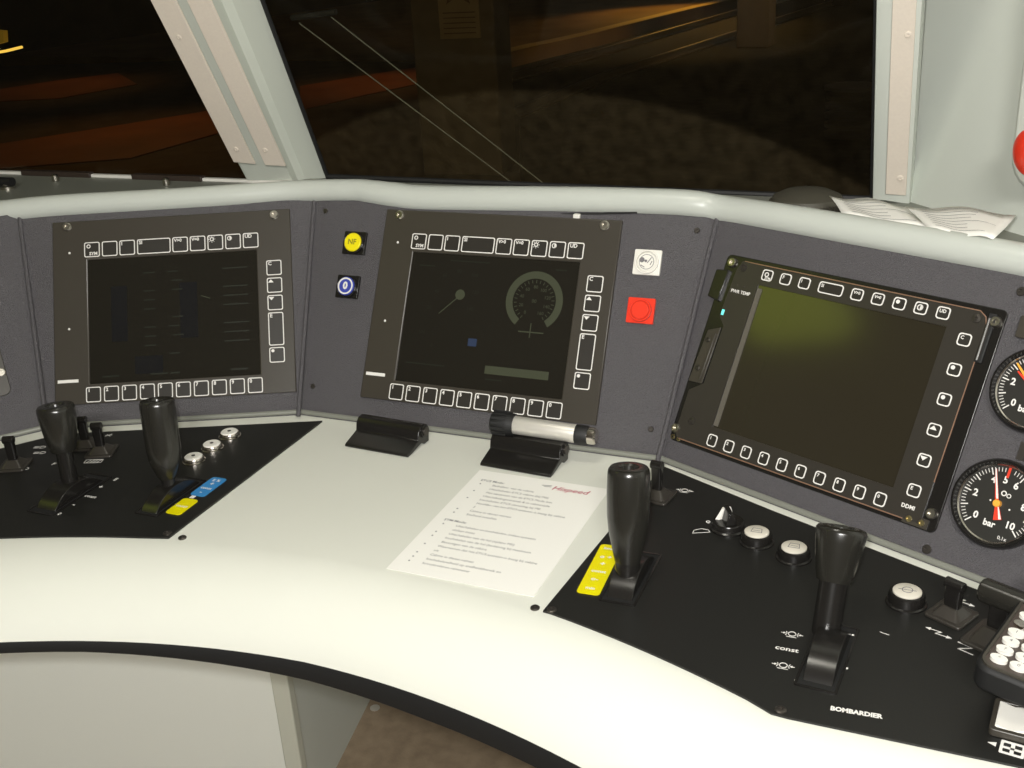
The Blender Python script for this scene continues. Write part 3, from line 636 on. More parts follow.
# printed marks on the left plate
for px, py, s1, sz in ((60, 516, '0', .007), (75, 506.5, '-', .012), (91, 498.5, 'const', .0068), (101, 489, '+', .010), (116, 481.5, 'E', .0085), (54, 466, 'F', .008)):
    p = atz(px, py); mark('position_lettering', lambda mb: text_into(mb, s1, sz, T(p.x, p.y, .0025), bold=.02), platL)
def lamp_symbol(mb, p, k=1):
    m = T(p.x, p.y, 0) @ RZ(R_(20)); stroke(mb, [(.0, -.003), (.0, .003), (.005, .002), (.006, 0), (.005, -.002)], .0007, .0023, m, closed=True)
    for i in (-1, 0, 1): stroke(mb, [(-.008, i * .002), (-.002, i * .002)], .0006, .0023, m)
for px, py in ((41, 449), (41, 454.5), (24, 470.5)): mark('headlamp_symbol', lambda mb: lamp_symbol(mb, atz(px, py)), platL)
def wash(mb):
    p = atz(94, 463); m = T(p.x, p.y, 0) @ RZ(R_(20)); stroke(mb, [(-.010, -.004), (.010, -.004), (.010, .004), (-.010, .004)], .0008, .0023, m, closed=True)
    for i in range(4): stroke(mb, [(-.007 + i * .004, -.003), (-.004 + i * .004, .003)], .0008, .0023, m)
mark('wiper_symbol', wash, platL)
def star(mb):
    m = T(p.x, p.y, 0) @ RZ(R_(20)); stroke(mb, [(-.004, 0), (.004, .0)], .0008, .0023, m); stroke(mb, [(-.003, -.003), (.003, .003)], .0008, .0023, m); stroke(mb, [(.003, -.003), (-.003, .003)], .0008, .0023, m)
for px, py in ((84, 440), (109, 437)): p = atz(px, py); mark('star_symbol', star, platL)

# rocker switch at the lower right
p = atz(1012, 727); t = thing('rocker_switch', 'white rocker switch in a dark square frame at the lower right corner', 'switch', T(p.x + .004, p.y, .0022) @ RZ(R_(-6)))
mb = MB(); mb.ring(rrect(.036, .038, .003), rrect(.029, .030, .002), 0, .006); mb.build('frame', M_bez, t, bevel=.0008)
mb = MB(); P_ = [(-.0145, .001), (-.0145, .007), (-.004, .0045), (.0145, .0105), (.0145, .001)]
V = [[mb.v((x, sy * .0145, z)) for x, z in P_] for sy in (-1, 1)]
for i in range(5): mb._f([V[0][i], V[0][(i + 1) % 5], V[1][(i + 1) % 5], V[1][i]])
mb._f(V[0]); mb._f(V[1][::-1]); mb.build('rocker', M_white, t, bevel=.0006)

# ---------------------------------------------------------------- handset with keypad
e1 = Vector((.31, .95, .02)).normalized(); e2 = Vector((.95, -.31, -.06)); e2 = (e2 - e1 * e2.dot(e1)).normalized(); en = e2.cross(e1)
k0 = atz(998.3, 661.2, .046)
HS = frame(k0, e2, e1, en)
t = thing('telephone_handset', 'black handset with oval white number keys at the right edge', 'telephone', HS)
MB().prism(rrect(.074, .140, .012, .0235, .056), -.020, .000).build('body', M_rub, t, bevel=.003)
mb = MB(); mb.ring(rrect(.068, .134, .010, .0235, .056), rrect(.064, .130, .009, .0235, .056), .0, .0016); mb.build('rim_trim', M_bez, t)
MB().prism(rrect(.064, .130, .009, .0235, .056), -.001, .0006).build('keypad_plate', mat('keypad_brown', (.06, .045, .038), .4), t, smooth=False)
lab = '*741#0852963'
for r in range(6):
    for c in range(4):
        mb = MB(); mb.prism([(.0060 * math.cos(a), .0042 * math.sin(a)) for a in [R_(i * 18) for i in range(20)]], 0, .0028)
        if r < 4: text_into(mb, ['1470', '2580', '369#', 'ABCD'][c][3 - r] if c != 0 or r else '*', .0045, T(0, 0, .0029), mi=1)
        o = mb.build('number_key', [M_white if not (r == 4 and c == 0) else M_chrome, M_ink], t); o.location = (c * .0135, r * .0122, .0006)
# the handset rests in a cradle standing on the desk
cp = HS @ Vector((.030, .060, -.020))
tag(MB().prism(rrect(.045, .085, .006), .0023, .004, None, poly1=rrect(.045, .085, .006)).box((0, 0, (cp.z - .004) / 2 + .001), (.030, .060, cp.z - .010)).build('handset_cradle', M_rub, None, mat=T(cp.x, cp.y, 0) @ RZ(R_(-18)), bevel=.001), 'black cradle under the keypad handset', 'cradle')

# ---------------------------------------------------------------- clips and torch
def clip_unit(x, label):
    t = thing('paper_clip_bar', label, 'clip', T(x, 0, 0) @ RZ(R_(-3.5)), 'black clip bars at the back of the desk')
    wd = .085; prof = [(-.067, .0005), (-.067, .0030), (-.064, .0045), (-.042, .0105), (-.040, .0190), (-.035, .0240), (-.028, .0250), (-.021, .0220), (-.018, .0130), (-.020, .0005), (-.030, .0005), (-.033, .0050), (-.058, .0008)]
    mb = MB(); V = [[mb.v((sx * wd / 2, y, z)) for y, z in prof] for sx in (-1, 1)]; n = len(prof)
    for i in range(n): mb._f([V[0][i], V[0][(i + 1) % n], V[1][(i + 1) % n], V[1][i]])
    mb._f(V[0]); mb._f(V[1][::-1]); mb.build('clip_plate', M_gloss, t, bevel=.0008)
    MB().cyl((-wd / 2 + .001, -.029, .0165), (wd / 2 + .002, -.029, .0165), .0075, seg=24).build('hinge_roll', M_gloss, t)
    MB().cyl((wd / 2 + .002, -.029, .0165), (wd / 2 + .0035, -.029, .0165), .0050, seg=20).build('hinge_pin', M_screwd, t)
clip_unit(-.0830, 'black clip bar on the bare white desk, left one of two')
clip_unit(.0880, 'black clip bar above the printed sheet, under the torch')
a = aty(497, 421.5, -.022); b = aty(596, 437.5, -.022)
a = Vector((a.x, -.024, a.z)); b = Vector((b.x, -.020, b.z)); m = axisM(a, b); L = (b - a).length
t = thing('torch', 'small silver torch with black ends lying over the right clip bar', 'torch', m)
mb = MB(); mb.lathe([(.0118, -.004), (.0132, -.002), (.0135, .014), (.0128, .018), (.0122, .022)], None, 32)
for i in range(16): mb.box((.0132, 0, .006), (.0022, .0024, .016), RZ(i * .3927))
mb.build('head', M_rub, t)
MB().lathe([(.0096, .020), (.0102, .022), (.0102, L * .80), (.0100, L * .81)], None, 32).build('barrel', M_alu, t)
MB().lathe([(.0104, L * .80), (.0106, L * .815), (.0106, L * .90), (.0098, L * .92)], None, 32).build('rear_ring', M_rub, t)
MB().lathe([(.0090, L * .91), (.0094, L * .93), (.0094, L * .985), (.0075, L), (0, L)], None, 28).build('tail_cap', M_chrome, t)

# ---------------------------------------------------------------- printed sheet on the desk
pc = Vector((.1190, -.1795, .0006)); pm = T(pc.x, pc.y, pc.z) @ RZ(R_(-.6) + .0246 * 0)
t = thing('printed_sheet', 'white printed instruction sheet lying on the desk below the right clip bar', 'paper', pm)
MB().box((0, 0, .0002), (.148, .208, .0004)).build('sheet', M_paper, t, smooth=False)
lines = ['!ETCS Mode:', '*Bedrijfsnr. van de cabine', 'Uitschakelen ETCS cabine (bij M0)', '*Het aanzetten van de ETCS Mode kan', 'Uitschakelingsverzoek & in cabinezijde', '*Inschakelen ETCS uitrusting bij M0', 'Hoofdkr. van het ETCS systeem is bezig bij cabine', '2',
         '*Cabine in dienst nemen', '*Snelheid instellen', '', '!STM Mode:', '*Uitschakelen en inschakelen, indien systeem', 'uit/aan moet', '*Uitschakelen van de hsl (tijdens M0)', '*Inschakelen van de hsl (bediening bij maximum', 'Bevestigen van de cabine', '*Waarnemen dat het ETCS systeem is bezig bij cabine', 'uit', '*Cabine in dienst nemen', '*Inschakelsnelheid op snelheidsbereik en', '*In/controleren remmeter']
mb = MB()
for i, s1 in enumerate(lines):
    y = .0830 - i * .0080; x = -.046
    if not s1: continue
    if s1[0] == '!': text_into(mb, s1[1:], .0054, T(-.063, y, .0005), 'LEFT', bold=.01); continue
    if s1[0] == '*': mb.prism(circ(.0009, 8, -.060, y), .0004, .0006); s1 = s1[1:]
    text_into(mb, s1, .0052, T(x, y, .0005), 'LEFT', sx=.92)
mb.build('printed_text', M_ink, t, smooth=False)
mb = MB(); text_into(mb, 'Hispeed', .0115, T(.036, .0890, .0005), bold=.01, shear=.25, mi=0, sx=1.05); stroke(mb, [(.004, .0915), (.014, .0930)], .0008, .0004, mi=1); stroke(mb, [(.007, .0895), (.014, .0905)], .0008, .0004, mi=1)
mb.build('heading_logo', [M_inkred, M_ink], t, smooth=False)

# ---------------------------------------------------------------- rail along the top of the console
def interp(pts, n=6):
    P = [Vector(p) for p in pts]; out = []
    for i in range(len(P) - 1):
        p0, p1, p2, p3 = P[max(i - 1, 0)], P[i], P[i + 1], P[min(i + 2, len(P) - 1)]
        for k in range(n):
            s_ = k / n; out.append(.5 * ((2 * p1) + (p2 - p0) * s_ + (2 * p0 - 5 * p1 + 4 * p2 - p3) * s_ * s_ + (3 * p1 - p0 - 3 * p2 + p3) * s_ ** 3))
    out.append(P[-1]); return out
rail_px = [(-60, 219, 1.0), (0, 212.5, 1), (60, 206.3, .98), (160, 200.5, .96), (230, 196, .96), (300, 191.3, .93), (352, 190.6, .95), (372, 192.3, 1), (396, 195.8, 1.08), (430, 199, 1.1), (560, 199.8, 1.02), (640, 201.5, 1.0), (690, 203.8, 1.0), (722, 209.3, 1.02), (780, 218, 1.03), (860, 232, 1.04), (940, 246, 1.04), (1024, 261, 1.05), (1120, 281, 1.05)]
def top_line(px, py):
    """the rail sits over the top edge of whichever panel is below it"""
    if px < 45: P = P0 if False else P1
    elif px < 314: P = P1
    elif px < 714: P = P2
    else: P = P3
    n = Vector((P.col[1].x, P.col[1].y, 0)).normalized(); p0 = P @ Vector((0, .272, 0)) + n * .010
    return hit(px, py, p0, n)
rp = [top_line(a, b) for a, b, _ in rail_px]
SHADOW_PTS = [p for p in rp]
zr = sum(p.z for p in rp[2:-2]) / len(rp[2:-2])
rp = interp(rp, 5); rr = []
for i in range(len(rail_px) - 1):
    for k in range(5): rr.append(.0150 * (rail_px[i][2] * (1 - k / 5) + rail_px[i + 1][2] * k / 5))
rr.append(.0150 * rail_px[-1][2])
rail = thing('padded_rail', 'long rounded grey rail running along the top of the console panels', 'rail', T(0, 0, 0))
MB().tube(rp, rr, 24).build('rail_tube', M_rail, rail, ang=60)
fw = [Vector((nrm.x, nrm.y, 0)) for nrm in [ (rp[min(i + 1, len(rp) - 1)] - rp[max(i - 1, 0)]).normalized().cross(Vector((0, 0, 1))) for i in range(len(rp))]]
MB().tube([p + n * .0035 + Vector((0, 0, -.0172)) for p, n in zip(rp, fw)], .0036, 8).build('rail_shadow_line', M_rub, rail)  # dark tube standing in for the shadow line below the rail
p = top_line(581, 213.5); MB().box((p.x, p.y - .014, p.z), (.008, .006, .006)).build('cable_tie', M_white, rail, bevel=.001)
p = top_line(581, 212); MB().tube([top_line(x_, y_) + Vector((0, -.011, .003)) for x_, y_ in ((500, 213), (545, 214.3), (600, 213.8), (640, 212.5))], .0013, 8).build('cable', M_rub, rail)

# ---------------------------------------------------------------- shelf behind the rail, windscreens, pillars
ZS = .222
WT = R_(23)
wb = atz(325, 178, ZS); WY = wb.y
def wpl(px, py, d=0):     # plane of the right-hand windscreen (leans back towards the driver at the top)
    n = Vector((0, math.cos(WT), math.sin(WT))); return hit(px, py, (0, WY + d, ZS), n)
la, lb = atz(0, 172.5, ZS), atz(247, 181, ZS); lt = Vector((lb.x - la.x, lb.y - la.y, 0)).normalized(); ln_ = Vector((-lt.y, lt.x, 0))
MB().prism([(-1.7, -.30), (P0 @ Vector((-.50, VT, -.006))).to_2d()[:], (s01[1] + Vector((0, .012, 0))).to_2d()[:], (s12[1] + Vector((0, .012, 0))).to_2d()[:], (s23[1] + Vector((0, .012, 0))).to_2d()[:], (r3[1] + Vector((0, .012, 0))).to_2d()[:], (1.2, -.2), (1.2, WY + .004), (lb.x + .06, WY + .004), (lb.x, lb.y), (la.x, la.y), ((la - lt * .9).x, (la - lt * .9).y)], ZS - .02, ZS).build('trim_1', M_shelf, None, kind='structure', smooth=False)
WTL = R_(25)
def wplL(px, py, d=0):
    n = Vector((ln_.x * math.cos(WTL), ln_.y * math.cos(WTL), math.sin(WTL))); return hit(px, py, la + ln_ * d, n)

def extr(p, d): return p + d
# glass
def glass_mat(name, arc=None, dirt=.055):
    m = bpy.data.materials.new(name); m.use_nodes = True; nt = m.node_tree; nt.nodes.clear(); N = nt.nodes.new; K = nt.links.new
    out = N('ShaderNodeOutputMaterial'); tr_ = N('ShaderNodeBsdfTransparent'); tr_.inputs[0].default_value = (.86, .86, .80, 1)
    gl = N('ShaderNodeBsdfGlossy'); gl.inputs['Roughness'].default_value = .015; fr = N('ShaderNodeFresnel'); fr.inputs[0].default_value = 1.17
    mx = N('ShaderNodeMixShader'); ge = N('ShaderNodeNewGeometry'); iv = N('ShaderNodeMath'); iv.operation = 'SUBTRACT'; iv.inputs[0].default_value = 1; K(ge.outputs['Backfacing'], iv.inputs[1]); fm = N('ShaderNodeMath'); fm.operation = 'MULTIPLY'; K(fr.outputs[0], fm.inputs[0]); K(iv.outputs[0], fm.inputs[1]); K(fm.outputs[0], mx.inputs[0]); K(tr_.outputs[0], mx.inputs[1]); K(gl.outputs[0], mx.inputs[2])
    df = N('ShaderNodeBsdfDiffuse'); df.inputs[0].default_value = (.50, .37, .20, 1)
    tc = N('ShaderNodeTexCoord'); n1 = N('ShaderNodeTexNoise'); n1.inputs['Scale'].default_value = 60; n1.inputs['Detail'].default_value = 8; K(tc.outputs['Object'], n1.inputs[0])
    n2 = N('ShaderNodeTexVoronoi'); n2.inputs['Scale'].default_value = 70; K(tc.outputs['Object'], n2.inputs[0])
    sp = N('ShaderNodeMapRange'); sp.inputs[1].default_value = .10; sp.inputs[2].default_value = .03; sp.inputs[3].default_value = 0; sp.inputs[4].default_value = .10; K(n2.outputs[0], sp.inputs[0])
    a1 = N('ShaderNodeMath'); a1.operation = 'MULTIPLY'; K(n1.outputs[0], a1.inputs[0]); a1.inputs[1].default_value = dirt
    a2 = N('ShaderNodeMath'); a2.operation = 'ADD'; K(a1.outputs[0], a2.inputs[0])
    sm = N('ShaderNodeMath'); sm.operation = 'MULTIPLY'; K(sp.outputs[0], sm.inputs[0]); K(n1.outputs[0], sm.inputs[1]); K(sm.outputs[0], a2.inputs[1])
    fac = a2.outputs[0]
    if arc:
        cx, cz, r = arc; sb = N('ShaderNodeVectorMath'); sb.operation = 'DISTANCE'; K(tc.outputs['Object'], sb.inputs[0]); sb.inputs[1].default_value = (cx, cz, 0)
        mr = N('ShaderNodeMapRange'); mr.inputs[1].default_value = r - .003; mr.inputs[2].default_value = r + .004; mr.inputs[3].default_value = .06; mr.inputs[4].default_value = 1.0; K(sb.outputs['Value'], mr.inputs[0])
        mu = N('ShaderNodeMath'); mu.operation = 'MULTIPLY'; K(fac, mu.inputs[0]); K(mr.outputs[0], mu.inputs[1]); fac = mu.outputs[0]
    m2 = N('ShaderNodeMixShader'); K(fac, m2.inputs[0]); K(mx.outputs[0], m2.inputs[1]); K(df.outputs[0], m2.inputs[2]); K(m2.outputs[0], out.inputs[0])
    return m
# right windscreen in its own frame: x across, y up along the glass
WR = frame(Vector((0, WY, ZS)), Vector((1, 0, 0)), Vector((0, -math.sin(WT), math.cos(WT))), Vector((0, -math.cos(WT), -math.sin(WT))))
WRi = WR.inverted()
def loc2(px, py): p = WRi @ wpl(px, py); return Vector((p.x, p.y))
A_, B_, C_ = loc2(545, 92), loc2(700, 118), loc2(845, 178)
def circ3(a, b, c):
    d = 2 * (a.x * (b.y - c.y) + b.x * (c.y - a.y) + c.x * (a.y - b.y))
    ux = (a.length_squared * (b.y - c.y) + b.length_squared * (c.y - a.y) + c.length_squared * (a.y - b.y)) / d
    uy = (a.length_squared * (c.x - b.x) + b.length_squared * (a.x - c.x) + c.length_squared * (b.x - a.x)) / d
    return Vector((ux, uy))
# the wiper sweeps from above the cab nose; everything below its arc stays dirty
cc = circ3(A_, B_, C_); rad_ = (A_ - cc).length
gm = glass_mat('windscreen_glass', None, .05)
nt = gm.node_tree
def add_arc(m, cx, cy, r, dirty_inside, lo):
    nt = m.node_tree; N = nt.nodes.new; K = nt.links.new
    m2 = [n for n in nt.nodes if n.type == 'OUTPUT_MATERIAL'][0].inputs[0].links[0].from_node
    src = m2.inputs[0].links[0].from_socket
    tc = N('ShaderNodeTexCoord'); sb = N('ShaderNodeVectorMath'); sb.operation = 'DISTANCE'; K(tc.outputs['Object'], sb.inputs[0]); sb.inputs[1].default_value = (cx, cy, 0)
    mr = N('ShaderNodeMapRange'); mr.inputs[1].default_value = r - .004; mr.inputs[2].default_value = r + .004
    mr.inputs[3].default_value, mr.inputs[4].default_value = (1, lo) if dirty_inside else (lo, 1)
    K(sb.outputs['Value'], mr.inputs[0]); mu = N('ShaderNodeMath'); mu.operation = 'MULTIPLY'; K(src, mu.inputs[0]); K(mr.outputs[0], mu.inputs[1]); K(mu.outputs[0], m2.inputs[0])
add_arc(gm, cc.x, cc.y, rad_, cc.y < B_.y, .30)
bl, br, tr2, tl2 = loc2(322, 180), loc2(874, 200), loc2(878, -230), loc2(180, -230)
o = MB().prism([bl[:], br[:], tr2[:], tl2[:]], -.004, 0).build('window_1', gm, None, mat=WR, kind='structure', smooth=False)
gmL = glass_mat('side_glass', None, .012)
WL = frame(la, lt, Vector((-ln_.x * math.sin(WTL), -ln_.y * math.sin(WTL), math.cos(WTL))), -Vector((ln_.x * math.cos(WTL), ln_.y * math.cos(WTL), math.sin(WTL))))
WLi = WL.inverted()
def loc2L(px, py): p = WLi @ wplL(px, py); return Vector((p.x, p.y))
MB().prism([loc2L(-330, 170)[:], loc2L(252, 181)[:], loc2L(20, -260)[:], loc2L(-330, -260)[:]], -.004, 0).build('window_2', gmL, None, mat=WL, kind='structure', smooth=False)

# centre pillar: facets between bottom and top pixel pairs, top continued upwards
def up(b, t_, k=1.75): return b + (t_ - b) * k
def pil(name, secs, mats, kind='structure', depth=.006, k=1.9):
    """secs: list of (bottom point, top point, forward offset) from left to right"""
    mb = MB(); B = []; Tt = []
    for b, t_, o_ in secs:
        B.append(b + Vector((0, -o_, 0))); Tt.append(up(b, t_, k) + Vector((0, -o_, 0)))
    Bb = B + [B[-1] + Vector((0, depth, 0)), B[0] + Vector((0, depth, 0))]; Tb = Tt + [Tt[-1] + Vector((0, depth, 0)), Tt[0] + Vector((0, depth, 0))]
    n = len(Bb); b_ = [mb.v(p) for p in Bb]; t2 = [mb.v(p) for p in Tb]
    for i in range(n): mb._f([b_[i], b_[(i + 1) % n], t2[(i + 1) % n], t2[i]])
    mb._f(b_[::-1]); mb._f(t2)
    return mb
def mixp(px, py, f, d=0): return wplL(px, py, d) * (1 - f) + wpl(px, py, d) * f
def sx_(px0, py0, px1, py1, f, o_): return (mixp(px0, py0, f, -o_), mixp(px1, py1, f, -o_), 0)
sec = [sx_(247, 180, 151, 0, 0, 0), sx_(247.5, 180, 152, 0, 0, .012), sx_(268, 180, 178, 0, .3, .018), sx_(292, 180, 212, 0, .6, .022), sx_(298, 180, 221, 0, 1, .020), sx_(306, 180, 232, 0, 1, .010), sx_(326, 178, 262, 0, 1, 0)]
pil('trim_2', sec, None).build('trim_2', M_grey, None, kind='structure', ang=30)
# cover strips on the pillar
def strip_on(name, c, off_, th, screws_, label):
    """c: four pixel corners (bl, br, tr, tl)"""
    f_ = [(p, up(a_, p, 1.0)) for p, a_ in zip(c, c)]
    bl_, br_, tr_, tl_ = c; o_ = Vector((0, 0, 0)); kk = 1.9
    tl2_, tr2_ = up(bl_, tl_, kk), up(br_, tr_, kk); x_ = (br_ - bl_).normalized(); y_ = (tl_ - bl_).normalized(); z_ = x_.cross(y_).normalized()
    if z_.y > 0: z_ = -z_
    mb = MB(); pts = [bl_, br_, tr2_, tl2_]; a_ = [mb.v(p + o_) for p in pts]; b_ = [mb.v(p + o_ + z_ * th) for p in pts]
    for i in range(4): mb._f([a_[i], a_[(i + 1) % 4], b_[(i + 1) % 4], b_[i]])
    mb._f(a_[::-1]); mb._f(b_)
    t = thing('cover_strip', label, 'cover strip', Matrix.Identity(4), 'beige cover strips on the window pillars')
    mb.build('strip', M_cover, t, bevel=.0006)
    for p in screws_: screw_mb(T(*(p + o_ + z_ * th)) @ z_.to_track_quat('Z', 'Y').to_matrix().to_4x4(), .0038, .0012).build('screw', M_cover, t)
strip_on('a', (mixp(234.5, 161, .05, -.017), mixp(256, 163, .2, -.0205), mixp(177, 0, .2, -.0205), mixp(152, 0, .05, -.017)), .019, .003, [mixp(237, 148, .08, -.018), mixp(180, 36, .12, -.018)], 'beige cover strip on the centre pillar, next to the left window')
strip_on('b', (mixp(266, 164, .35, -.0225), mixp(286.5, 165, .5, -.025), mixp(212, 0, .5, -.025), mixp(188, 0, .35, -.0225)), .024, .003, [mixp(266, 149, .42, -.024), mixp(209, 36, .45, -.024)], 'beige cover strip on the centre pillar, nearer the large window')

# right pillar and right wall
def wx_(px0, py0, px1, py1, o_): return (wpl(px0, py0, -o_), wpl(px1, py1, -o_), 0)
secR = [wx_(872, 200, 876, 0, 0), wx_(873, 200, 877, 0, .012), wx_(884, 200, 890, 0, .018), wx_(909, 204, 922, 0, .018), wx_(911.6, 205, 925, 0, .004)]
pil('trim_3', secR, None, depth=.006).build('trim_3', M_wall, None, kind='structure', ang=30)
strip_on('c', (wpl(885.6, 193, -.0195), wpl(906.2, 194.4, -.0195), wpl(916.9, 0, -.0195), wpl(892.8, 0, -.0195)), .020, .0025, [wpl(900.6, 177, -.0195), wpl(908.4, 33.4, -.0195)], 'beige cover strip on the right window pillar')
ws = wpl(912.5, 205) + Vector((0, -.016, 0)); we = atz(1024, 236, ZS); wd_ = Vector((we.x - ws.x, we.y - ws.y, 0)).normalized(); wn = Vector((-wd_.y, wd_.x, 0))
if wn.x < 0: wn = -wn
e_ = ws + wd_ * 1.9; e_.z = ZS
slope = Vector((0, -math.tan(WT) * 1.2, 0)) 
mb = MB()
lo = [Vector((ws.x, ws.y, -DZ)), Vector((e_.x, e_.y, -DZ))]
w0 = ws - wd_ * .05
v_ = [Vector((w0.x, w0.y, -.75)), Vector((e_.x, e_.y, -.75)), Vector((e_.x, e_.y, 1.38)), Vector((w0.x, w0.y, 1.38))]
a_ = [mb.v(p) for p in v_]; b_ = [mb.v(p + wn * .06) for p in v_]
for i in range(4): mb._f([a_[i], a_[(i + 1) % 4], b_[(i + 1) % 4], b_[i]])
mb._f(a_[::-1]); mb._f(b_); mb.build('wall_right', M_wall, None, kind='structure', smooth=False)

# switch housing with the red mushroom button on the right wall
hp = hit(1064, 140, ws, wn)
HM = frame(hp, -wd_ * -1, Vector((0, 0, 1)), -wn)
t = thing('emergency_switch', 'red mushroom button on a grey housing on the right wall', 'switch', HM)
MB().prism(rrect(.20, .24, .03, .048, .060), 0, .034, poly1=rrect(.17, .21, .028, .056, .062)).build('housing', M_wall, t, bevel=.003)
MB().lathe([(.012, .028), (.012, .050)], T(.026, .0, 0), 24).build('collar', M_screwd, t)
MB().lathe([(.016, .048), (.0235, .052), (.0245, .058), (.022, .066), (.014, .071), (0, .073)], T(.026, .0, 0), 36).build('mushroom_head', M_red, t)

# other cab surfaces
MB().box((0, -1.15, -.77), (3.6, 3.6, .04)).build('floor', M_floor, None, kind='structure', smooth=False)
MB().box((0, -1.0, 1.40), (3.8, 3.4, .04)).build('ceiling', M_ceil, None, kind='structure', smooth=False)
MB().box((0, -2.72, .3), (3.6, .04, 2.2)).build('wall_back', M_dark, None, kind='structure', smooth=False)
MB().box((-1.78, -1.0, .3), (.04, 3.4, 2.2)).build('wall_left', M_dark, None, kind='structure', smooth=False)
MB().box((1.85, -1.6, .3), (.04, 2.2, 2.2)).build('wall_rear_right', M_dark, None, kind='structure', smooth=False)
wt = wpl(500, -225); MB().box((0, wt.y + .04, (1.40 + wt.z) / 2), (3.6, .10, 1.40 - wt.z + .04)).build('trim_4', M_grey, None, kind='structure', smooth=False)
MB().box((0, .64, -.36), (3.4, .04, .80)).build('wall_front', M_grey, None, kind='structure', smooth=False)

t = thing('lime_glow_box', 'added lime green glow box under the ceiling, unseen, for the right screen reflection', 'lamp', T(-1.50, -.92, 1.379))  # added out of view, glows to put a green reflection on the right screen
MB().box((0, 0, -.010), (.46, .40, .02)).build('lamp_frame', M_grey, t, bevel=.003)  # frame of the added lime glow box
MB().prism(rrect(.42, .36, .04), -.075, -.0205, poly1=rrect(.44, .38, .04)).build('glow_shade', mat('lime_glow', (.45, .55, .08), .5, emis=((.42, .50, .05), 2.0)), t)
t = thing('ceiling_lamp', 'added fitting for the rear fill light, unseen behind the viewer', 'lamp', T(.95, -2.1, 1.352))  # fitting added for the fill light, out of view
mb = MB(); mb.ring(rrect(.56, .26, .02), rrect(.52, .22, .015), 0, .026); mb.build('lamp_frame', M_grey, t)  # frame of the added rear fill light fitting
MB().box((0, 0, .018), (.52, .22, .006)).build('lamp_diffuser', mat('fill_glow_rear', (.9, .9, .85), .4, emis=((1, .95, .82), 2.0)), t)  # diffuser of the added rear fill light fitting
# ceiling lamp fitting
t = thing('ceiling_lamp', 'rectangular cab ceiling lamp above the desk', 'lamp', T(.12, -.38, 1.352))
mb = MB(); mb.ring(rrect(.36, .22, .02), rrect(.32, .18, .015), 0, .026); mb.build('lamp_frame', M_grey, t)
MB().box((0, 0, .018), (.32, .18, .006)).build('lamp_diffuser', mat('lamp_glow', (.9, .9, .85), .4, emis=((1, .95, .82), 2.0)), t)

# strips along the bottom of the left window
t = thing('window_ledge', 'pale ledge strip along the bottom of the left window with dark clamp pieces', 'ledge', Matrix.Identity(4))
def ledge(x0, x1, h, m, nm, th=.006, o_=0, y0=None):
    pa, pb = atz(x0, 173.0 + x0 * .0345, ZS), atz(x1, 173.0 + x1 * .0345, ZS)
    mb = MB(); d = (pb - pa).normalized(); n = Vector((d.y, -d.x, 0)); pts = [pa, pb, pb + n * th, pa + n * th]
    mb.prism([(p.x, p.y) for p in pts], ZS, ZS + h); mb.build(nm, m, t, bevel=.0006)
ledge(-60, 305, .0045, M_white, 'strip', .008)
for a, b in ((27, 95), (137, 206)):
    ledge(a, b, .0075, mat('clamp_brown', (.04, .028, .022), .4), 'clamp', .012)
    p = atz((a + b) / 2, 175 + (a + b) * .5 * .0345, ZS + .004); MB().lathe([(.005, 0), (.005, .008), (.003, .010), (0, .010)], T(p.x, p.y - .012, ZS + .001), 16).build('clamp_screw', M_screw, t)
p = atz(8, 189, ZS)
t = thing('stub_knob', 'short dark knob standing on the grey shelf at the left edge', 'knob', T(p.x, p.y, ZS))
MB().lathe([(.010, 0), (.010, .004), (.006, .006), (.0055, .010), (0, .010)], None, 20).build('foot', M_screw, t)
MB().cyl((-.02, .0, .011), (.012, 0, .011), .0065).build('crossbar', M_rub, t)
# ribbed dome on the shelf
p = atz(806, 204, ZS + .012)
t = thing('vent_dome', 'dark ribbed dome on the shelf beside the loose papers', 'vent', T(p.x, p.y + .006, ZS))
MB().lathe([(.040, 0), (.041, .014), (.038, .020), (.026, .0255), (.010, .0285), (0, .029)], None, 40).build('dome', mat('dome_grey', (.060, .055, .040), .6), t)
mb = MB()
for i in range(60): mb.box((.0408, 0, .010), (.003, .0018, .010), RZ(i * math.pi / 30))
mb.build('ribs', M_bez, t)
# sealing bead along the large windscreen
MB().tube([wpl(327, 176.5, -.006), wpl(872, 199, -.006)], .004, 8).build('trim_5', M_rub, None, kind='structure')
MB().tube([wpl(328, 178, -.006), wpl(262, -1, -.006), wpl(220, -120, -.006)], .003, 8).build('trim_6', M_rub, None, kind='structure')
MB().tube([wpl(871.5, 199, -.004), wpl(875.5, 0, -.004), wpl(878, -120, -.004)], .002, 8).build('trim_7', M_rub, None, kind='structure')

